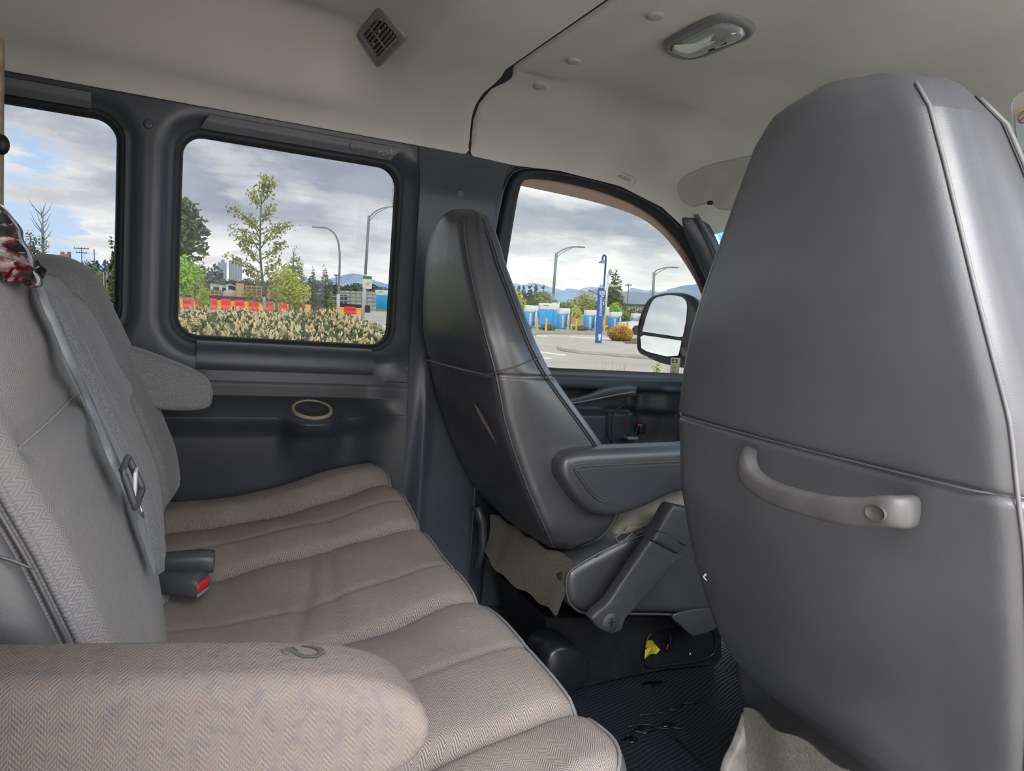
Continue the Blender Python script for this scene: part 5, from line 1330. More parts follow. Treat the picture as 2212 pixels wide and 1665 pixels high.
row('hazy blue conifer on the far hill beside the tower blocks', 'blue conifers on the far hill', [(px, 572 + rnd.uniform(-5, 6) + abs(px - 455) * .08) for px in range(415, 480, 7)], 420, 'blue', 'cone')
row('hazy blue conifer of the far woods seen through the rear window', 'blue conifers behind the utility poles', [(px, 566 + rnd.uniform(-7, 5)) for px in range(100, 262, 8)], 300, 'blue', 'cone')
row('grey-green tree behind the stacked logs', 'grey-green trees in the rear window', [(px, 580 + rnd.uniform(-6, 6)) for px in range(60, 262, 14)], 150, 'greygreen', 'round')
row('dark conifer behind the charging cabinets', 'conifers behind the charging cabinets', [(1107, 613), (1119, 616), (1131, 613), (1144, 612), (1157, 614), (1172, 611)], 88, 'dark', 'cone')
row('mid green tree in the belt behind the charging cabinets', 'green trees behind the charging cabinets', [(1094, 640), (1124, 640), (1140, 634), (1152, 636), (1166, 628), (1180, 622), (1196, 648), (1212, 652), (1222, 648), (1268, 642), (1290, 646), (1345, 650), (1368, 664), (1385, 668), (1398, 670)], 80, 'mid', 'round')
tree('yellow-green tree beside the driver headrest', 1108, 621, 62, 62, 'yellow', 40, dens=1.2, foot=690)
tree('broad olive bush tree left of the blue call column', 1262, 624, 74, 66, 'olive', 41, dens=1.6, foot=700)
tree('rounded green bush tree behind the tall charging cabinet', 1232, 642, 52, 68, 'mid', 42, dens=1.0, foot=700)
tree('tall dark conifer behind the blue call column', 1326, 576, 62, 72, 'dark', 43, 'cone', dens=2.2, foot=690, lsize=.34)
tree('wide dark tree at the foot of the tall conifer', 1322, 622, 70, 74, 'dark', 44, dens=1.3, foot=700)
tree('bright round shrub right of the white camera pole', 1330, 650, 36, 58, 'bright', 45, 'bush', dens=.9, trunk=False, cat='shrub', name='shrub')
tree('slim green shrub between the charging cabinets', 1353, 672, 22, 58, 'mid', 46, 'bush', dens=.6, trunk=False, cat='shrub', name='shrub')
tree('sapling with pale trunk in front of the charging cabinets', 1247, 660, 32, 52, 'yellow', 47, dens=.5, foot=694, thick=.06)
g = G_(1338, 742)
t = XT('round_shrub', 'low round orange and green shrub on the curb island', 'shrub', (g[0], g[1], .17))
kk = g[1] / lr(1338, 742)[1] / CF; w = 58 * kk; h = 33 * kk
mkleaf('foliage', leaves([(0, 0, h * .42, w * .5, w * .5, h * .56), (w * .12, 0, h * .40, w * .38, w * .4, h * .5)], 2600, .085, 3, hollow=.7), LG['orange'], t)
mkleaf('inner_foliage', leaves([(0, -w * .05, h * .32, w * .46, w * .45, h * .42)], 1500, .085, 4, hollow=.6), LG['olive'], t)
mk('core', ellipsoid((0, 0, h * .35), (w * .38, w * .38, h * .42), 12, 8), col('shrub_core', (.10, .07, .04)), t)
# ---- call column
g = G_(1292, 747); t = XT('call_column', 'tall blue emergency call column on the curb island', 'call column', (g[0], g[1], .14))
kk = g[1] / lr(1292, 700)[1] / CF; r = 7.2 * kk; h = 127 * kk
blu = col('column_blue', (.02, .12, .48), .35, .10, 6)
def cyl(r, z0, z1, n=20, r2=None): return loft([[(r * math.cos(2 * PI * k / n), r * math.sin(2 * PI * k / n), z0) for k in range(n)], [((r2 or r) * math.cos(2 * PI * k / n), (r2 or r) * math.sin(2 * PI * k / n), z1) for k in range(n)]], True, True, True)
mk('column', cyl(r, 0, h * .93), blu, t, angle=40)
mk('speaker_band', join(cyl(r * 1.02, h * .81, h * .885), cyl(r * .9, h * .885, h * .93)), blu, t, angle=40)
for a in (-2.3, -1.57, -.8, .1): mk('light_panel', box((r * 1.0 * math.cos(a), r * 1.0 * math.sin(a), h * .845), (.09, .05, .17), .01, a + PI / 2), col('panel_beige', (.62, .58, .45)), t)
mk('beacon', ellipsoid((0, 0, h * .955), (r * .62, r * .62, h * .035), 14, 8), emis('beacon_blue', (.10, .20, 1.0), 5), t)
mk('beacon_collar', cyl(r * .98, h * .925, h * .94), col('panel_beige', (.62, .58, .45)), t)
pt = [(r * .9, 0, h * .9), (r * 1.0, 0, h * 1.2), (r * 1.05, 0, h * 1.42), (r * .6, 0, h * 1.475), (0, 0, h * 1.46), (-r * .1, 0, h * 1.40)]
mk('gooseneck', tube(resample(spline(pt, 8), 40), .045, 8), col('column_dark_blue', (.02, .06, .20), .4), t)
mk('lamp_shade', cyl(.20, h * 1.345, h * 1.40, 16, .05), col('shade_grey', (.30, .31, .32)), t)
xl = Vector((1, -.10, 0)).normalized()
def ctext(s, size, z, x=0, rot=False, nm='lettering', parent=t, rr=r, mat=None):
    X = Vector((0, 0, -1)) if rot else Vector((1, 0, 0)); Y = Vector((1, 0, 0)) if rot else Vector((0, 0, 1))
    o = text(nm, s, size, basis(x, -rr - .004, z, X, Y), mat or col('paint_white', (.85, .86, .86)), parent, .002); return o
ctext('Assistance', .235, h * .635, -r * .30, True)
for z, s in ((h * .12, .16), (h * .065, .11)): mk('sticker', box((-r * .25, -r * .98, z), (s * .9, .01, s), .01), col('paint_white', (.85, .86, .86)), t)
mk('push_button', box((r * .55, -r * .86, h * .67), (.06, .05, .14), .01), col('panel_beige', (.62, .58, .45)), t)
# ---- lamp posts
def lamp(label, px, base, top, arm, D, double=True, head=None, pale=False, sign=None, hidden=None, curved=False):
    b = E_(px[0], base, D) if hidden else G_(px[0], base)
    if not hidden: D = b[1]
    t = XT('street_lamp', label, 'street lamp', (b[0], D, 0), 'street lamps' if 0 else None)
    R = lambda a, c: (E_(a, c, D)[0] - b[0], 0, E_(a, c, D)[2])
    k = D / lr(px[0], 650)[1] / CF; m_ = col('lamp_steel', (.23, .27, .27), .5, .1, 2); mp_ = col('lamp_pale_steel', (.55, .56, .57), .5, .1, 2)
    tp_ = R(px[1], top)
    zm = tp_[2] * .45
    mk('lower_pole', tube([(0, 0, 0), (tp_[0] * .45, 0, zm)], k * 3.6, 10), mp_ if pale else m_, t)
    if not curved:
        mk('upper_pole', tube([(tp_[0] * .45, 0, zm), tp_], k * 3.0, 10), m_, t)
        pts = resample(spline([R(a, c) for a, c in arm], 6), 22)
        mk('arm', tube(pts, k * 1.5, 7), m_, t)
        low = [(p[0], 0, p[2] - k * (9 * (1 - i / 21)) ) for i, p in enumerate(pts[:16])]
        mk('brace', tube(low, k * .8, 6), m_, t)
        e = pts[-1]
    else:
        pts = resample(spline([(tp_[0] * .45, 0, zm)] + [R(a, c) for a, c in arm], 8), 40)
        mk('upper_pole', tube(pts, [lerp(k * 2.8, k * 1.6, i / 39) for i in range(40)], 9), m_, t); e = pts[-1]
    s = 1 if arm[-1][0] > arm[0][0] else -1
    mk('lamp_head', box((e[0] + s * k * 6, 0, e[2]), (k * 18, k * 8, k * 3.0), k), m_, t)
    if sign:
        z0_, z1_ = R(px[0], sign[1])[2], R(px[0], sign[0])[2]; xx = (R(sign[2], 640)[0] + R(sign[3], 640)[0]) / 2; ww = abs(R(sign[3], 640)[0] - R(sign[2], 640)[0])
        mk('sign_plate', box((xx, -k * 4.5, (z0_ + z1_) / 2), (ww, k, z1_ - z0_), 0), col('sign_white', (.74, .74, .72)), t, smooth=False)
        mk('sign_header', box((xx, -k * 4.6, z1_ + k * 3), (ww * .95, k, k * 6), 0), col('sign_green', (.03, .25, .08)), t, smooth=False)
        mk('sign_print', box((xx, -k * 5.2, (z0_ + z1_) / 2), (ww * .42, k * .2, (z1_ - z0_) * .28), 0), col('sign_yellow', (.68, .52, .12)), t, smooth=False)
    return t
lamp('street lamp with a rounded arm bending left, in the middle window', (730, 733), 688, 560, [(734, 560), (731, 525), (722, 504), (706, 493), (690, 491)], 50, hidden=True, curved=True, pale=True)
lamp('tall street lamp with a green-topped sign at the right of the middle window', (783, 797), 692, 466, [(797, 470), (812, 456), (832, 448), (856, 446)], 52, hidden=True, pale=True, sign=(602, 623, 782, 802))
lamp('street lamp with a small sign standing among the charging cabinets', (1190, 1202), 706, 546, [(1201, 549), (1214, 540), (1232, 534), (1250, 533)], 50, sign=(653, 671, 1191, 1202))
lamp('distant street lamp above the door mirror', (1408, 1413), 690, 588, [(1412, 590), (1420, 583), (1436, 578), (1452, 577)], 68, hidden=True)
g = G_(1305, 712); t = XT('camera_pole', 'white pole with a cross arm and small sign beside the blue column', 'pole', g); k = g[1] / lr(1305, 680)[1] / CF
R = lambda a, c: (E_(a, c, g[1])[0] - g[0], 0, E_(a, c, g[1])[2]); wp = col('pole_white', (.66, .66, .64), .5)
mk('post', tube([(0, 0, 0), R(1314, 592)], k * 2.2, 8), wp, t); mk('cross_arm', tube([R(1313, 618), R(1342, 617)], k * 1.2, 6), wp, t)
mk('camera_dome', ellipsoid(R(1318, 588), (k * 4, k * 4, k * 7), 10, 8), col('camera_grey', (.35, .37, .40)), t)
mk('sign_plate', box((R(1311, 672)[0], -k * 3, R(1311, 672)[2]), (k * 8, k, k * 18), 0), col('sign_white', (.74, .74, .72)), t, smooth=False)
# ---- charging cabinets
cblue = col('cabinet_blue', (.015, .36, .82), .45, .05, 2); cwh = col('cabinet_white', (.78, .79, .78), .5, .04, 2); cgr = col('cabinet_grey', (.55, .58, .58), .5, .06, 3)
def cabinet(label, x0, x1, top, bot, plain=False, D=None):
    x0 += 1; x1 -= 1; px = (x0 + x1) / 2; b = (lambda g_: (g_[0], g_[1], .13))(G_(px, bot)) if D is None else (E_(px, 650, D)[0], D, 0); k = b[1] / lr(px, 690)[1] / CF; w = (x1 - x0) * k; h = (bot - top) * k if D is None else E_(px, top, D)[2]
    t = XT('charging_cabinet', label, 'charging cabinet', b, 'charging cabinets' if 0 else None, rz=-.12); d = .5
    mk('body', box((0, d / 2, h * .36), (w, d, h * .72), .02), cblue, t)
    mk('cap', box((0, d / 2, h * .86), (w * 1.02, d * 1.02, h * .28), .04), cwh, t)
    if plain:
        for q in (-.18, .18): mk('door_gap', box((w * q, -.004, h * .36), (.02, .012, h * .68), 0), col('gap', (.01, .10, .25)), t, smooth=False)
        mk('lettering', box((-w * .22, -.012, h * .90), (w * .3, .012, h * .035), 0), col('gap2', (.20, .22, .22)), t, smooth=False)
    else:
        mk('screen_panel', box((-w * .16, -.03, h * .36), (w * .22, .06, h * .62), .02), cgr, t)
        mk('cable_mast', box((w * .22, -.22, h * .42), (w * .13, .12, h * .84), .03), cwh, t)
        mk('plinth', box((w * .22, -.14, h * .06), (w * .5, .3, h * .12), .02), cblue, t)
        for s in (-.05, .36):
            mk('cable', tube(resample(spline([(w * .22, -.24, h * .80), (w * (s + .04), -.34, h * .62), (w * s, -.32, h * .25), (w * (s + .04), -.26, h * .10), (w * .2, -.24, h * .30)], 6), 20), .022, 6), M['black'], t)
    return t
cabinet('blue and white charging cabinet, leftmost behind the driver headrest', 1134, 1163, 664, 713)
cabinet('tallest blue and white cabinet, behind the signed street lamp', 1164, 1209, 659, 707, True)
cabinet('blue and white charging cabinet right of the tallest one', 1205, 1232, 670, 715)
cabinet('blue and white charging cabinet just left of the blue column', 1263, 1291, 674, 717)
cabinet('blue and white charging cabinet right of the blue column', 1317, 1343, 678, 718)
cabinet('blue and white charging cabinet partly behind the door mirror', 1365, 1390, 681, 719)
cabinet('blue and white cabinet at the right end of the middle window', 810, 850, 629, 668, True)
# ---- bollards
bol = None
for i, (px, a, b, lb) in enumerate(((1159, 686, 720, 'in front of the leftmost charging cabinet'), (1179, 687, 720, 'left of the signed street lamp'), (1226, 689, 720, 'in front of the third charging cabinet'), (1244, 689, 721, 'between two cabinet pairs, left of the blue column'), (1286, 692, 721, 'directly left of the blue column'), (1304, 692, 721, 'directly right of the blue column'), (1340, 694, 722, 'behind the orange shrub, left one'), (1354, 695, 723, 'behind the orange shrub, right one'), (1450, 698, 727, 'hidden beyond the mirror'))[:8]):
    g = G_(px, b); k = g[1] / lr(px, 700)[1] / CF; t = XT('bollard', 'yellow bollard ' + lb, 'bollard', g, 'yellow bollards'); ye = col('bollard_yellow', (.78, .45, .03), .5, .08, 3)
    hh = (b - a) * k; mk('post', join(cyl(2.5 * k, 0, hh * .96, 12), ellipsoid((0, 0, hh * .95), (2.5 * k, 2.5 * k, 1.6 * k), 12, 6)), ye, t, angle=50); mk('foot', cyl(3.6 * k, 0, .05, 12), col('asphalt_dark', (.2, .2, .2)), t)
# ---- curbs, lines, planting
cur = col('curb_concrete', (.52, .49, .43), .9, .12, 1.5); top_ = [(1204, 753), (1212, 748), (1235, 744), (1270, 741), (1320, 739), (1380, 741), (1460, 746), (1560, 754), (1600, 800), (1500, 786), (1400, 776), (1320, 769), (1270, 765), (1230, 761), (1210, 757)]
ipts = resample(spline([G_(a, b)[:2] for a, b in top_], 4, True), 60, True)
isl = XM('curb_island', prism(ipts, lambda a, b, d: (a, b, d), 0, .135, .02), cur, 'raised pale concrete curb island carrying the blue call column', 'curb', smooth=False)
mu = [G_(a, b)[:2] for a, b in ((1350, 748), (1345, 738), (1400, 736), (1460, 742), (1420, 750))]
mk('mulch', prism(mu, lambda a, b, d: (a, b, d), .14, .17), col('mulch', (.16, .10, .07)), isl, smooth=False)
far = [G_(a, b)[:2] for a, b in ((1040, 722), (1158, 725), (1160, 722), (1300, 723), (1356, 725), (1356, 713), (1300, 711), (1150, 708), (1060, 708))]
XM('planting_bed', prism(far, lambda a, b, d: (a, b, d), 0, .13), col('curb_grey', (.36, .34, .31), .9), 'curbed bed along the far side of the road below the charging cabinets', 'curb', smooth=False)
for i, (px, w_, top) in enumerate(((1188, 44, 704), (1142, 20, 704), (1258, 42, 706), (1300, 30, 708), (1330, 34, 708), (1376, 30, 712))):
    g = G_(px, 718); g = (g[0], g[1], .13); k = g[1] / lr(px, 700)[1] / CF; t = XT('ornamental_grass', 'low grey-green grass clump ' + ('behind the first two bollards', 'at the foot of the leftmost cabinet', 'left of the blue column', 'right behind the blue column', 'behind the orange shrub', 'beside the parked car front')[i], 'plant', g)
    mkleaf('blades', leaves([(0, .3, (718 - top) * k * .45, w_ * k * .5, .5, (718 - top) * k * .55)], 700, .14, 60 + i, hollow=.3), LG['greygreen'], t)
for i, pts in enumerate((((1150, 757), (1152, 761), (1222, 769), (1222, 766)), ((1150, 770), (1150, 773), (1192, 776), (1190, 773)), ((1230, 727), (1230, 728.5), (1330, 733), (1330, 731)), ((1158, 724), (1158, 726), (1180, 727), (1182, 725)))):
    XM('road_marking', prism([G_(a, b)[:2] for a, b in pts], lambda a, b, d: (a, b, d), .003, .008), col('line_white', (.82, .80, .74), .8), ('white painted line, upper one, left of the curb island', 'white painted line, lower one, left of the curb island', 'faint white painted line behind the blue column', 'short white line by the leftmost bollard')[i], 'road marking', smooth=False)
# board fence behind the cabinets
fe = XT('board_fence', 'low tan board fence behind the charging cabinets', 'fence', (0, 0, 0)); fw = col('fence_tan', (.42, .31, .20), .9, .15, 1)
for px in range(1080, 1460, 14):
    a = E_(px, 690, 60); b = E_(px + 13.2, 690, 60); mk('board', box(((a[0] + b[0]) / 2, 60, .48), (b[0] - a[0], .05, .95), 0), fw, fe, smooth=False)
# building at the right
D = 135; bu = XT('long_building', 'long low building with a blue-grey roof and white ribbed wall', 'building', (0, 0, 0))
a = E_(1342, 660, D); b = E_(1640, 660, D); zt, ze_, zr = E_(1400, 661, D)[2], E_(1400, 663, D)[2], E_(1400, 632, D)[2]
mk('wall', box(((a[0] + b[0]) / 2, D + 8, zt / 2), (b[0] - a[0], 16, zt), 0), col('wall_white', (.66, .64, .58), .8), bu, smooth=False)
mk('roof', loft([[(a[0] - .6, D - .6, zt), (b[0], D - .6, zt), (b[0], D - .6, zt + .4), (a[0] - .6, D - .6, zt + .4)], [(a[0] - .6, D + 14, zr), (b[0], D + 14, zr), (b[0], D + 14, zr + .4), (a[0] - .6, D + 14, zr + .4)]], True, True, True), col('roof_bluegrey', (.22, .28, .36), .7, .08, .4), bu, smooth=False)
mk('fascia', box(((a[0] + b[0]) / 2, D - .7, zt + .1), (b[0] - a[0] + 1, .3, .5), 0), col('fascia_dark', (.04, .08, .08)), bu, smooth=False)
for px in range(1345, 1460, 6):
    q = E_(px, 660, D); mk('rib', box((q[0], D - .1, zt * .55), (.12, .2, zt * .9), 0), col('rib_grey', (.36, .36, .34)), bu, smooth=False)
# ---- barriers on the far side of the road
def barrier(px0, px1, top, D, red=True, lab=''):
    a, b = E_(px0, 650, D), E_(px1, 650, D); h = E_(px0, top, D)[2]; w = b[0] - a[0]
    t = XT('road_barrier', lab, 'barrier', ((a[0] + b[0]) / 2, D, 0), 'red water-filled barriers' if red else 'yellow water-filled barriers')
    m_ = col('barrier_red', (.80, .05, .04), .4, .06, 3) if red else col('barrier_yellow', (.85, .48, .03), .4, .06, 3)
    sec = [(-.28, 0), (-.28, .2 * h), (-.13, .45 * h), (-.10, h * .97), (-.06, h), (.06, h), (.10, h * .97), (.13, .45 * h), (.28, .2 * h), (.28, 0)]
    mk('shell', loft([[(s * w * .5, y, z) for y, z in sec] for s in (-1, -.96, .96, 1)], True, True, True), m_, t, smooth=False)
    if red:
        for s in (-.28, 0, .28): mk('recess_shade', box((w * s, -.135, h * .62), (w * .12, .05, h * .16), 0), col('barrier_red_shade', (.45, .02, .02)), t, smooth=False)  # raised darker red boxes, shade of the recesses put into their colour
    return t
reds = [(396, 414, 642), (422, 440, 643), (452, 468, 644), (478, 498, 645), (507, 527, 647), (537, 558, 648.5), (572, 590, 651), (603, 619, 653), (643, 657, 655), (672, 693, 657), (706, 729, 660), (744, 768, 662)]
ords = ['first', 'second', 'third', 'fourth', 'fifth', 'sixth', 'seventh', 'eighth', 'ninth', 'tenth', 'eleventh', 'twelfth']
for i, (a, b, tp) in enumerate(reds): barrier(a, b, tp, 74, True, 'red road barrier, %s red one from the left in the middle window' % ords[i])
yel = [(384, 395, 645), (415, 421.5, 646), (441, 451, 647), (469, 477.5, 648), (498.5, 506.5, 649.5), (527.5, 536.5, 650.5), (558.5, 571.5, 652.5), (590.5, 602.5, 654.5), (620, 642, 656), (658, 671, 657.5), (694, 705, 660), (730, 743, 663), (769, 784, 665)]
for i, (a, b, tp) in enumerate(yel): barrier(a, b, tp, 74.2, False, 'yellow road barrier, %s yellow one from the left in the middle window' % (ords + ['thirteenth'])[i])
barrier(200, 222, 636, 60, False, 'yellow road barrier at the right edge of the rear window, left one'); barrier(223, 250, 637, 60, False, 'yellow road barrier at the right edge of the rear window, right one')
def strip(name, label, cat, pts, D, mat):
    lo = [[(E_(a, t_, D)[0], D, E_(a, t_, D)[2]), (E_(a, t_, D)[0], D, 0), (E_(a, t_, D)[0], D + .06, 0), (E_(a, t_, D)[0], D + .06, E_(a, t_, D)[2])] for a, t_ in pts]
    return XM(name, loft(lo, True, True, True), mat, label, cat, smooth=False)
strip('silt_fence', 'long low black cloth fence behind the red barriers', 'fence', [(360, 634), (440, 638), (520, 641), (600, 646), (700, 652), (800, 660)], 84, col('silt_cloth', (.03, .035, .05), .8, .3, .5))
strip('silt_fence', 'black cloth fence behind the yellow barriers in the rear window', 'fence', [(100, 622), (180, 624), (262, 630)], 90, col('silt_cloth', (.03, .035, .05), .8, .3, .5))
rfn = XT('rail_fence', 'orange-brown wooden post and rail fence at the left of the middle window', 'fence', (0, 0, 0)); fo2 = col('fence_orange', (.52, .30, .18), .85, .1, 1); Df = 42
for a, b, y in ((150, 418, 0), (150, 418, 1)):
    p0, p1 = E_(a, 622 if y == 0 else 632, Df), E_(b, 634.5 if y == 0 else 645, Df); w_ = .055
    mk('rail', loft([[(p[0], Df - .03, p[2] - w_), (p[0], Df + .03, p[2] - w_), (p[0], Df + .03, p[2] + w_), (p[0], Df - .03, p[2] + w_)] for p in (p0, p1)], True, True, True), fo2, rfn, smooth=False)
for px in (160, 222, 290, 345, 380, 416):
    p = E_(px, 622 + (px - 150) * .045, Df); mk('post', box((p[0], Df + .05, p[2] / 2), (.12, .1, p[2] + .1), 0), fo2, rfn, smooth=False)
# ---- lumber yard
def block(name, label, cat, x0, x1, top, D, mat, depth=3, slats=0, smat=None, rz=0):
    a, b = E_(x0, 640, D), E_(x1, 640, D); h = E_((x0 + x1) / 2, top, D)[2]; w = b[0] - a[0]
    t = XT(name, label, cat, ((a[0] + b[0]) / 2, D, 0), rz=rz); mk('stack', box((0, depth / 2, h / 2), (w, depth, h), 0), mat, t, smooth=False)
    if slats:
        nr = slats
        for i in range(nr): mk('batten', box((0, -.05, h * (i + .5) / nr), (w, .1, h / nr * .28), 0), smat, t, smooth=False)
        for i in range(max(3, int(slats * w / h * .7))): mk('post', box((-w / 2 + w * (i + .5) / max(3, int(slats * w / h * .7)), -.1, h / 2), (.12, .1, h), 0), smat, t, smooth=False)
    return t
tan = col('lumber_tan', (.52, .38, .22), .9, .12, .8); brn = col('lumber_brown', (.20, .13, .08), .9, .3, .8); pnk = col('lumber_pink', (.50, .30, .22), .9, .2, 1)
block('lumber_stack', 'tall plain tan lumber stack right of the open shed', 'lumber', 512, 527, 612, 100, tan)
block('lumber_stack', 'brown lumber stack with pale battens behind the young tree', 'lumber', 527, 570, 616, 102, brn, slats=7, smat=tan)
block('lumber_stack', 'pinkish lumber stack right of the young tree trunk', 'lumber', 578, 606, 622, 100, pnk, slats=4, smat=tan)
block('lumber_stack', 'low brown lumber stack under the flat grey roof', 'lumber', 450, 478, 626, 103, brn, slats=5, smat=tan)
gry = col('rack_grey', (.32, .32, .32), .8, .25, 1); drk = col('rack_dark', (.10, .10, .11), .9, .4, 1)
block('storage_rack', 'dark storage rack with grey frames left of the curved lamp', 'rack', 660, 703, 622, 92, drk, slats=6, smat=gry)
block('storage_rack', 'dark low storage rack directly left of the signed lamp', 'rack', 703, 750, 636, 92, drk, slats=4, smat=gry)
block('storage_rack', 'pale green-white stacked rack at the right of the middle window', 'rack', 738, 812, 629, 96, col('rack_green', (.48, .53, .46), .8, .2, .6), slats=5, smat=gry)
sh = XT('open_shed', 'open dark shed with a pale gabled roof in the lumber yard', 'shed', (0, 0, 0)); D = 106
P2 = lambda a, b, d=0: (E_(a, b, D)[0], D + d, E_(a, b, D)[2])
mk('gable_roof', loft([[P2(478, 630, d), P2(497, 616, d), P2(514, 622, d), P2(514, 620, d), P2(497, 613, d), P2(478, 627, d)] for d in (0, 8)], True, True, True), col('roof_pale', (.40, .44, .46)), sh, smooth=False)
mk('shade_block', loft([[P2(480, 645, d), P2(480, 629, d), P2(497, 616, d), P2(512, 622, d), P2(512, 645, d)] for d in (.5, 7)], True, True, True), col('shed_shade', (.03, .03, .035)), sh, smooth=False)  # solid dark block stands for the shade inside the shed
mk('flat_roof', loft([[P2(455, 619, d), P2(490, 622, d), P2(490, 617, d), P2(456, 612, d)] for d in (-1, 6)], True, True, True), col('roof_pale', (.40, .44, .46)), sh, smooth=False)
for px in (457, 476, 490): mk('post', tube([P2(px, 646, -1), P2(px, 619, -1)], .18, 6), col('post_white', (.6, .6, .58)), sh)
mk('sand_heap', ellipsoid(P2(496, 641, -2), (1.4, 1, 1.0), 12, 8), col('sand', (.42, .38, .32)), sh)
lg = XT('log_pile', 'long pile of brown logs between uprights in the rear window', 'logs', (0, 0, 0)); D = 98; rnd = random.Random(6); ls = []
for r_ in range(9):
    for c_ in range(30):
        p = E_(178 + c_ * 2.9 + rnd.uniform(-.8, .8), 622 - r_ * 3.2, D); ls.append(tube([(p[0], D, p[2]), (p[0] + rnd.uniform(-.1, .1), D + 3, p[2])], rnd.uniform(.09, .14), 6))
mk('logs', join(*ls), col('log_brown', (.30, .23, .17), .9, .4, 2), lg, kind='stuff')
for px in range(182, 262, 7): p = E_(px, 588, D); mk('upright', tube([(p[0], D - .2, 0), (p[0], D - .2, p[2])], .07, 6), col('log_pale', (.45, .40, .34)), lg)
mk('heap', prism([(E_(176, 600, D)[0], 0), (E_(264, 600, D)[0], 0), (E_(264, 600, D)[0], E_(264, 594, D)[2]), (E_(190, 600, D)[0], E_(190, 597, D)[2])], lambda a, b, d: (a, d, b), D + .6, D + 3), brn, lg, smooth=False)
cr_ = XM('corrugated_shed', box((E_(160, 600, 110)[0], 112, E_(160, 592, 110)[2] / 2), (7, 5, E_(160, 592, 110)[2]), 0), col('roof_pale', (.40, .44, .46)), 'small pale roofed shed left of the log pile', 'shed', smooth=False)
D = 230; br_ = XT('brick_tower', 'orange brick tower with two points far beyond the trees', 'building', (0, 0, 0))
p0, p1 = E_(133, 580, D), E_(151, 580, D); zt = E_(140, 549, D)[2]; mk('wall', box(((p0[0] + p1[0]) / 2, D, zt / 2), (p1[0] - p0[0], 4, zt), 0), col('brick_orange', (.50, .26, .19), .9, .2, .5), br_, smooth=False)
for px in (135, 149): q = E_(px, 544, D); mk('turret', tube([(q[0], D, 0), (q[0], D, q[2])], .5, 8), col('brick_dark', (.22, .16, .14)), br_)
# tower blocks
D = 640
for i, (a, b, tp) in enumerate(((472, 490, 566), (497, 523, 562))):
    p0, p1 = E_(a, 640, D), E_(b, 640, D); w = p1[0] - p0[0]; h = E_(a, tp, D)[2]
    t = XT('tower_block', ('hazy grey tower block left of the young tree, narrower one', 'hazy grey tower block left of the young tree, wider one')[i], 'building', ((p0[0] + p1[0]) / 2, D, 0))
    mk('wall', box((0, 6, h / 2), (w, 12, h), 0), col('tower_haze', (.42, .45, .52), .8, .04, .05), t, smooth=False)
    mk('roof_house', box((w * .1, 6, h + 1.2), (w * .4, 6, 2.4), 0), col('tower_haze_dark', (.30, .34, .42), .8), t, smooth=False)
    nb_ = 4 + i
    for c_ in range(nb_):
        mk('window_strip', box((-w / 2 + w * (c_ + .5) / nb_, -.1, h * .52), (w / nb_ * .38, .4, h * .92), 0), col('tower_haze_dark', (.30, .34, .42), .8), t, smooth=False)
# utility poles
def upole(label, px, base, top, D, arms):
    b = E_(px, base, D); t = XT('utility_pole', label, 'utility pole', (b[0], D, 0)); k = D / lr(px, 600)[1] / CF; m_ = col('pole_dark', (.10, .10, .09)); h = E_(px, top, D)[2]
    mk('pole', tube([(0, 0, 0), (0, 0, h)], k * 1.0, 6), m_, t)
    for y, w_ in arms: z = E_(px, y, D)[2]; mk('cross_arm', box((0, 0, z), (k * w_, k, k * 1.6), 0), m_, t, smooth=False); [mk('insulator', cyl(k * .7, 0, 0, 6) if 0 else box((k * w_ * s, 0, z + k * 1.8), (k, k, k * 2), 0), m_, t, smooth=False) for s in (-.45, -.2, .2, .45)]
upole('dark utility pole with two cross arms in the rear window', 178, 600, 534, 120, ((537, 28), (546, 20)))
upole('plain dark pole right of the two-armed utility pole', 205, 600, 538, 130, ())
upole('thin dark pole between the two street lamps', 726, 640, 593, 160, ((595, 10),))
upole('thin pole with a cross piece above the building roof', 1354, 680, 612, 110, ((616, 16),))
# mountains
mb = Mat('haze_blue_mountain'); mb.set(Base_Color=mb.mix(mb.ramp(mb.noise(.012, 6), .45, .7), (.30, .42, .60), (.46, .56, .70)), Roughness=1.0, Specular_IOR_Level=0)  # aerial haze is put into the mountain colour
def ridge(label, pts, D, depth, seed, mat):
    rnd = random.Random(seed); p = resample(pts, 90); V = []; F = []; nrow = 8
    jit = [rnd.uniform(-1, 1) for _ in range(90 * nrow)]
    for j in range(nrow):
        f = j / (nrow - 1)
        for i, (a, b) in enumerate(p):
            e = E_(a, b + .5 * jit[i], D); z = e[2] * math.sin(PI / 2 * (1 - abs(1 - f * 1.25) if f < .8 else 1 - (f - .8))) ; x = E_(a, b, D)[0]
            V.append((x, D - depth * (1 - f) + depth * .02 * jit[(i * 5 + j) % len(jit)], (e[2]) * f ** 1.1 * (1 + .05 * jit[(i * 3 + j * 11) % len(jit)] * (1 - f)) - (2 if j == 0 else 0)))
    n = 90
    for j in range(nrow - 1):
        for i in range(n - 1): F.append((j * n + i, j * n + i + 1, (j + 1) * n + i + 1, (j + 1) * n + i))
    o = XM('mountain_range', (V, F), mat, label, 'mountain'); return o
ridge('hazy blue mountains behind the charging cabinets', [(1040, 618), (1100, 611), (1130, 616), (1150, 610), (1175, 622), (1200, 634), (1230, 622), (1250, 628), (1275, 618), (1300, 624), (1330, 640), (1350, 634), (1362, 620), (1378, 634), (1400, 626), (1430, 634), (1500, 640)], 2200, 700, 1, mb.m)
mc_ = Mat('nearer_haze_mountain'); mc_.set(Base_Color=mc_.mix(mc_.ramp(mc_.noise(.02, 5), .4, .7), (.24, .33, .44), (.34, .42, .52)), Roughness=1.0, Specular_IOR_Level=0)  # same distance haze, put into the nearer slope's colour
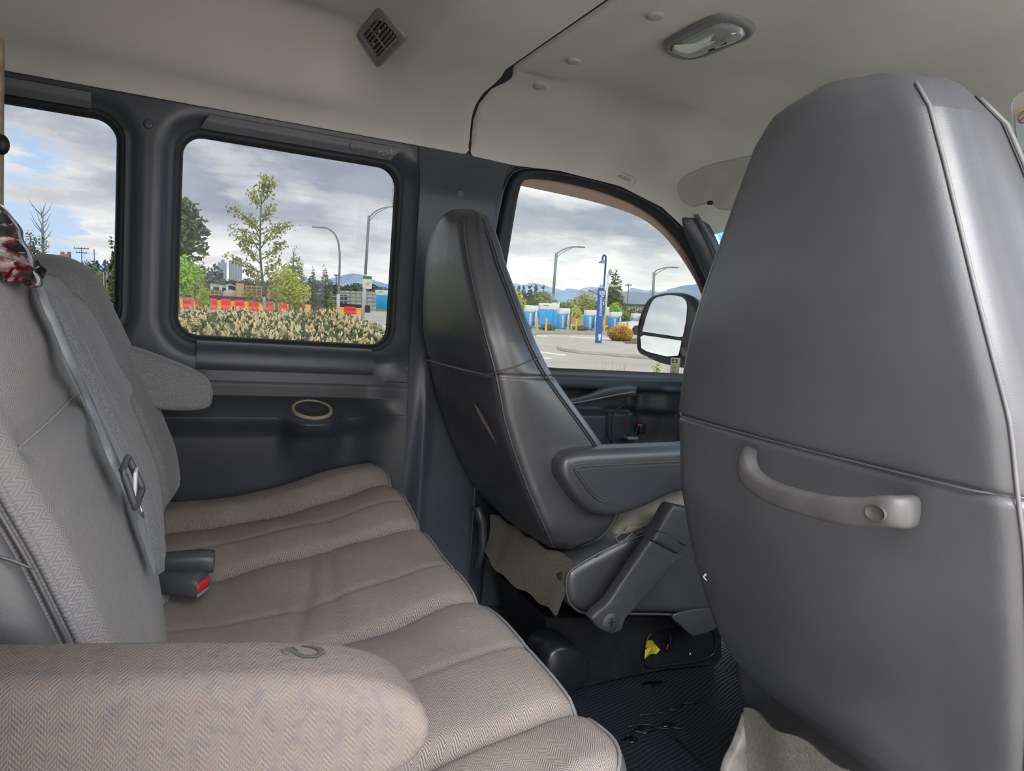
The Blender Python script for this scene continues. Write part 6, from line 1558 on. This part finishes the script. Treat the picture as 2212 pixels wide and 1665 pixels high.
ridge('nearer hazy blue-grey slope rising to the right above the mirror', [(1380, 650), (1410, 636), (1440, 626), (1470, 618), (1510, 612), (1600, 606), (1700, 610)], 1500, 400, 2, mc_.m)
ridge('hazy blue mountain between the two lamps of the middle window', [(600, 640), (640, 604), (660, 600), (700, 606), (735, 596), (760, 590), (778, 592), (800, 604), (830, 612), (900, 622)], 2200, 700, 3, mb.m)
mh_ = LG['blue']
# ---- cars
def car(label, p, rz, colr, L_=4.4):
    t = XT('car', label, 'car', p, rz=rz)
    body = [(-.50, .30), (-.50, .62), (-.46, .78), (-.28, .86), (-.20, .88), (.30, .90), (.46, .86), (.50, .70), (.50, .30), (.38, .22), (-.38, .22)]
    mk('body', loft([[(x * L_, y, z) for x, z in body] for y in (-.86, -.80, .80, .86)], True, True, True), colr, t, angle=30)
    cab = [(-.27, .86), (-.13, 1.30), (-.02, 1.43), (.20, 1.44), (.34, 1.34), (.44, .90)]
    mk('cabin', loft([[(x * L_, y * (1 - .22 * max(0, z - .9)), z) for x, z in cab] for y in (-.80, -.76, .76, .80)], True, True, True), colr, t, angle=30)
    gls = col('car_glass', (.10, .16, .18), .1, 0, 2)
    for s in (-1, 1):
        mk('side_window', loft([[(x * L_, s * y * (1 - .22 * max(0, z - .9)), z) for x, z in ((-.23, .92), (-.12, 1.27), (-.02, 1.36), (.19, 1.37), (.31, 1.28), (.38, .93))] for y in (.795, .81)], True, True, True), gls, t, smooth=False)
        mk('headlight', box((-.49 * L_, s * .62, .70), (.10, .34, .13), .03), col('lamp_clear', (.6, .62, .64), .2), t)
        for x in (-.31, .31):
            mk('wheel', loft([[(x * L_ + r_ * math.cos(2 * PI * k / 18), s * y_, .32 + r_ * math.sin(2 * PI * k / 18)) for k in range(18)] for r_, y_ in ((.18, .88), (.21, .87), (.32, .86), (.32, .66))], True, True, True), col('tyre', (.03, .03, .03), .7), t, angle=40)
    mk('windscreen', loft([[(x * L_ - .01, y, z) for y in (-.68, .68)] for x, z in ((-.255, .91), (-.138, 1.27))], False), gls, t, smooth=False)
    return t
cw = col('car_white', (.80, .80, .79), .3, .02, 1)
p = E_(773, 650, 21.5); car('white car parked beyond the hedge at the right end of the middle window', (p[0] + 2.15, 21.5, 0), 0, cw)
p = G_(1367, 724); car('white car whose front shows left of the door mirror', (p[0] + 2.3, p[1] + 1.2, 0), -.25, cw)
p = E_(1135, 690, 55); car('white car just left of the leftmost charging cabinet', (p[0] - 2.2, 56, 0), .0, cw)
# ---- weeds below the driver's window
for i, (px, w_, top, n) in enumerate(((1320, 70, 778, 26), (1446, 16, 790, 8))):
    D = 3.1; b = E_(px, 790, D); t = XT('tall_grass', ('thin dry grass tips above the sill of the driver window', 'thin grass tips right of the small leafy weed')[i], 'grass', (b[0], D, 0)); rnd = random.Random(i); bl = []
    for _ in range(n):
        dx = rnd.uniform(-.5, .5) * w_ * D / CF * 1.15; z = E_(px, top + rnd.uniform(0, 22), D)[2]; bl.append(tube([(dx, 0, 0), (dx + rnd.uniform(-.02, .02), 0, z * .6), (dx + rnd.uniform(-.05, .05), rnd.uniform(-.05, .05), z)], [.0022, .0018, .0006], 4))
    o = mk('blades', join(*bl), col('dry_grass', (.36, .34, .22)), t, kind='stuff')
D = 3.0; b = E_(1416, 790, D); t = XT('leafy_weed', 'small bright green leafy weed at the sill of the driver window', 'plant', (b[0], D, 0)); z = E_(1416, 786, D)[2]
mk('stem', tube([(0, 0, 0), (.01, 0, z)], [.005, .002], 6), LG['mid'], t)
rnd = random.Random(2)
for i in range(14):
    a = i * 2.4; zz_ = z - .012 * (i // 2); l_ = .035 + .006 * (i // 3)
    q = Vector((.01, 0, zz_)); d = Vector((math.cos(a), math.sin(a), .45)).normalized(); s = d.cross(Vector((0, 0, 1))).normalized() * l_ * .22
    mk('leaf', ([tuple(q), tuple(q + d * l_ * .5 + s), tuple(q + d * l_), tuple(q + d * l_ * .5 - s)], [(0, 1, 2, 3)]), LG['bright'], t, smooth=False)
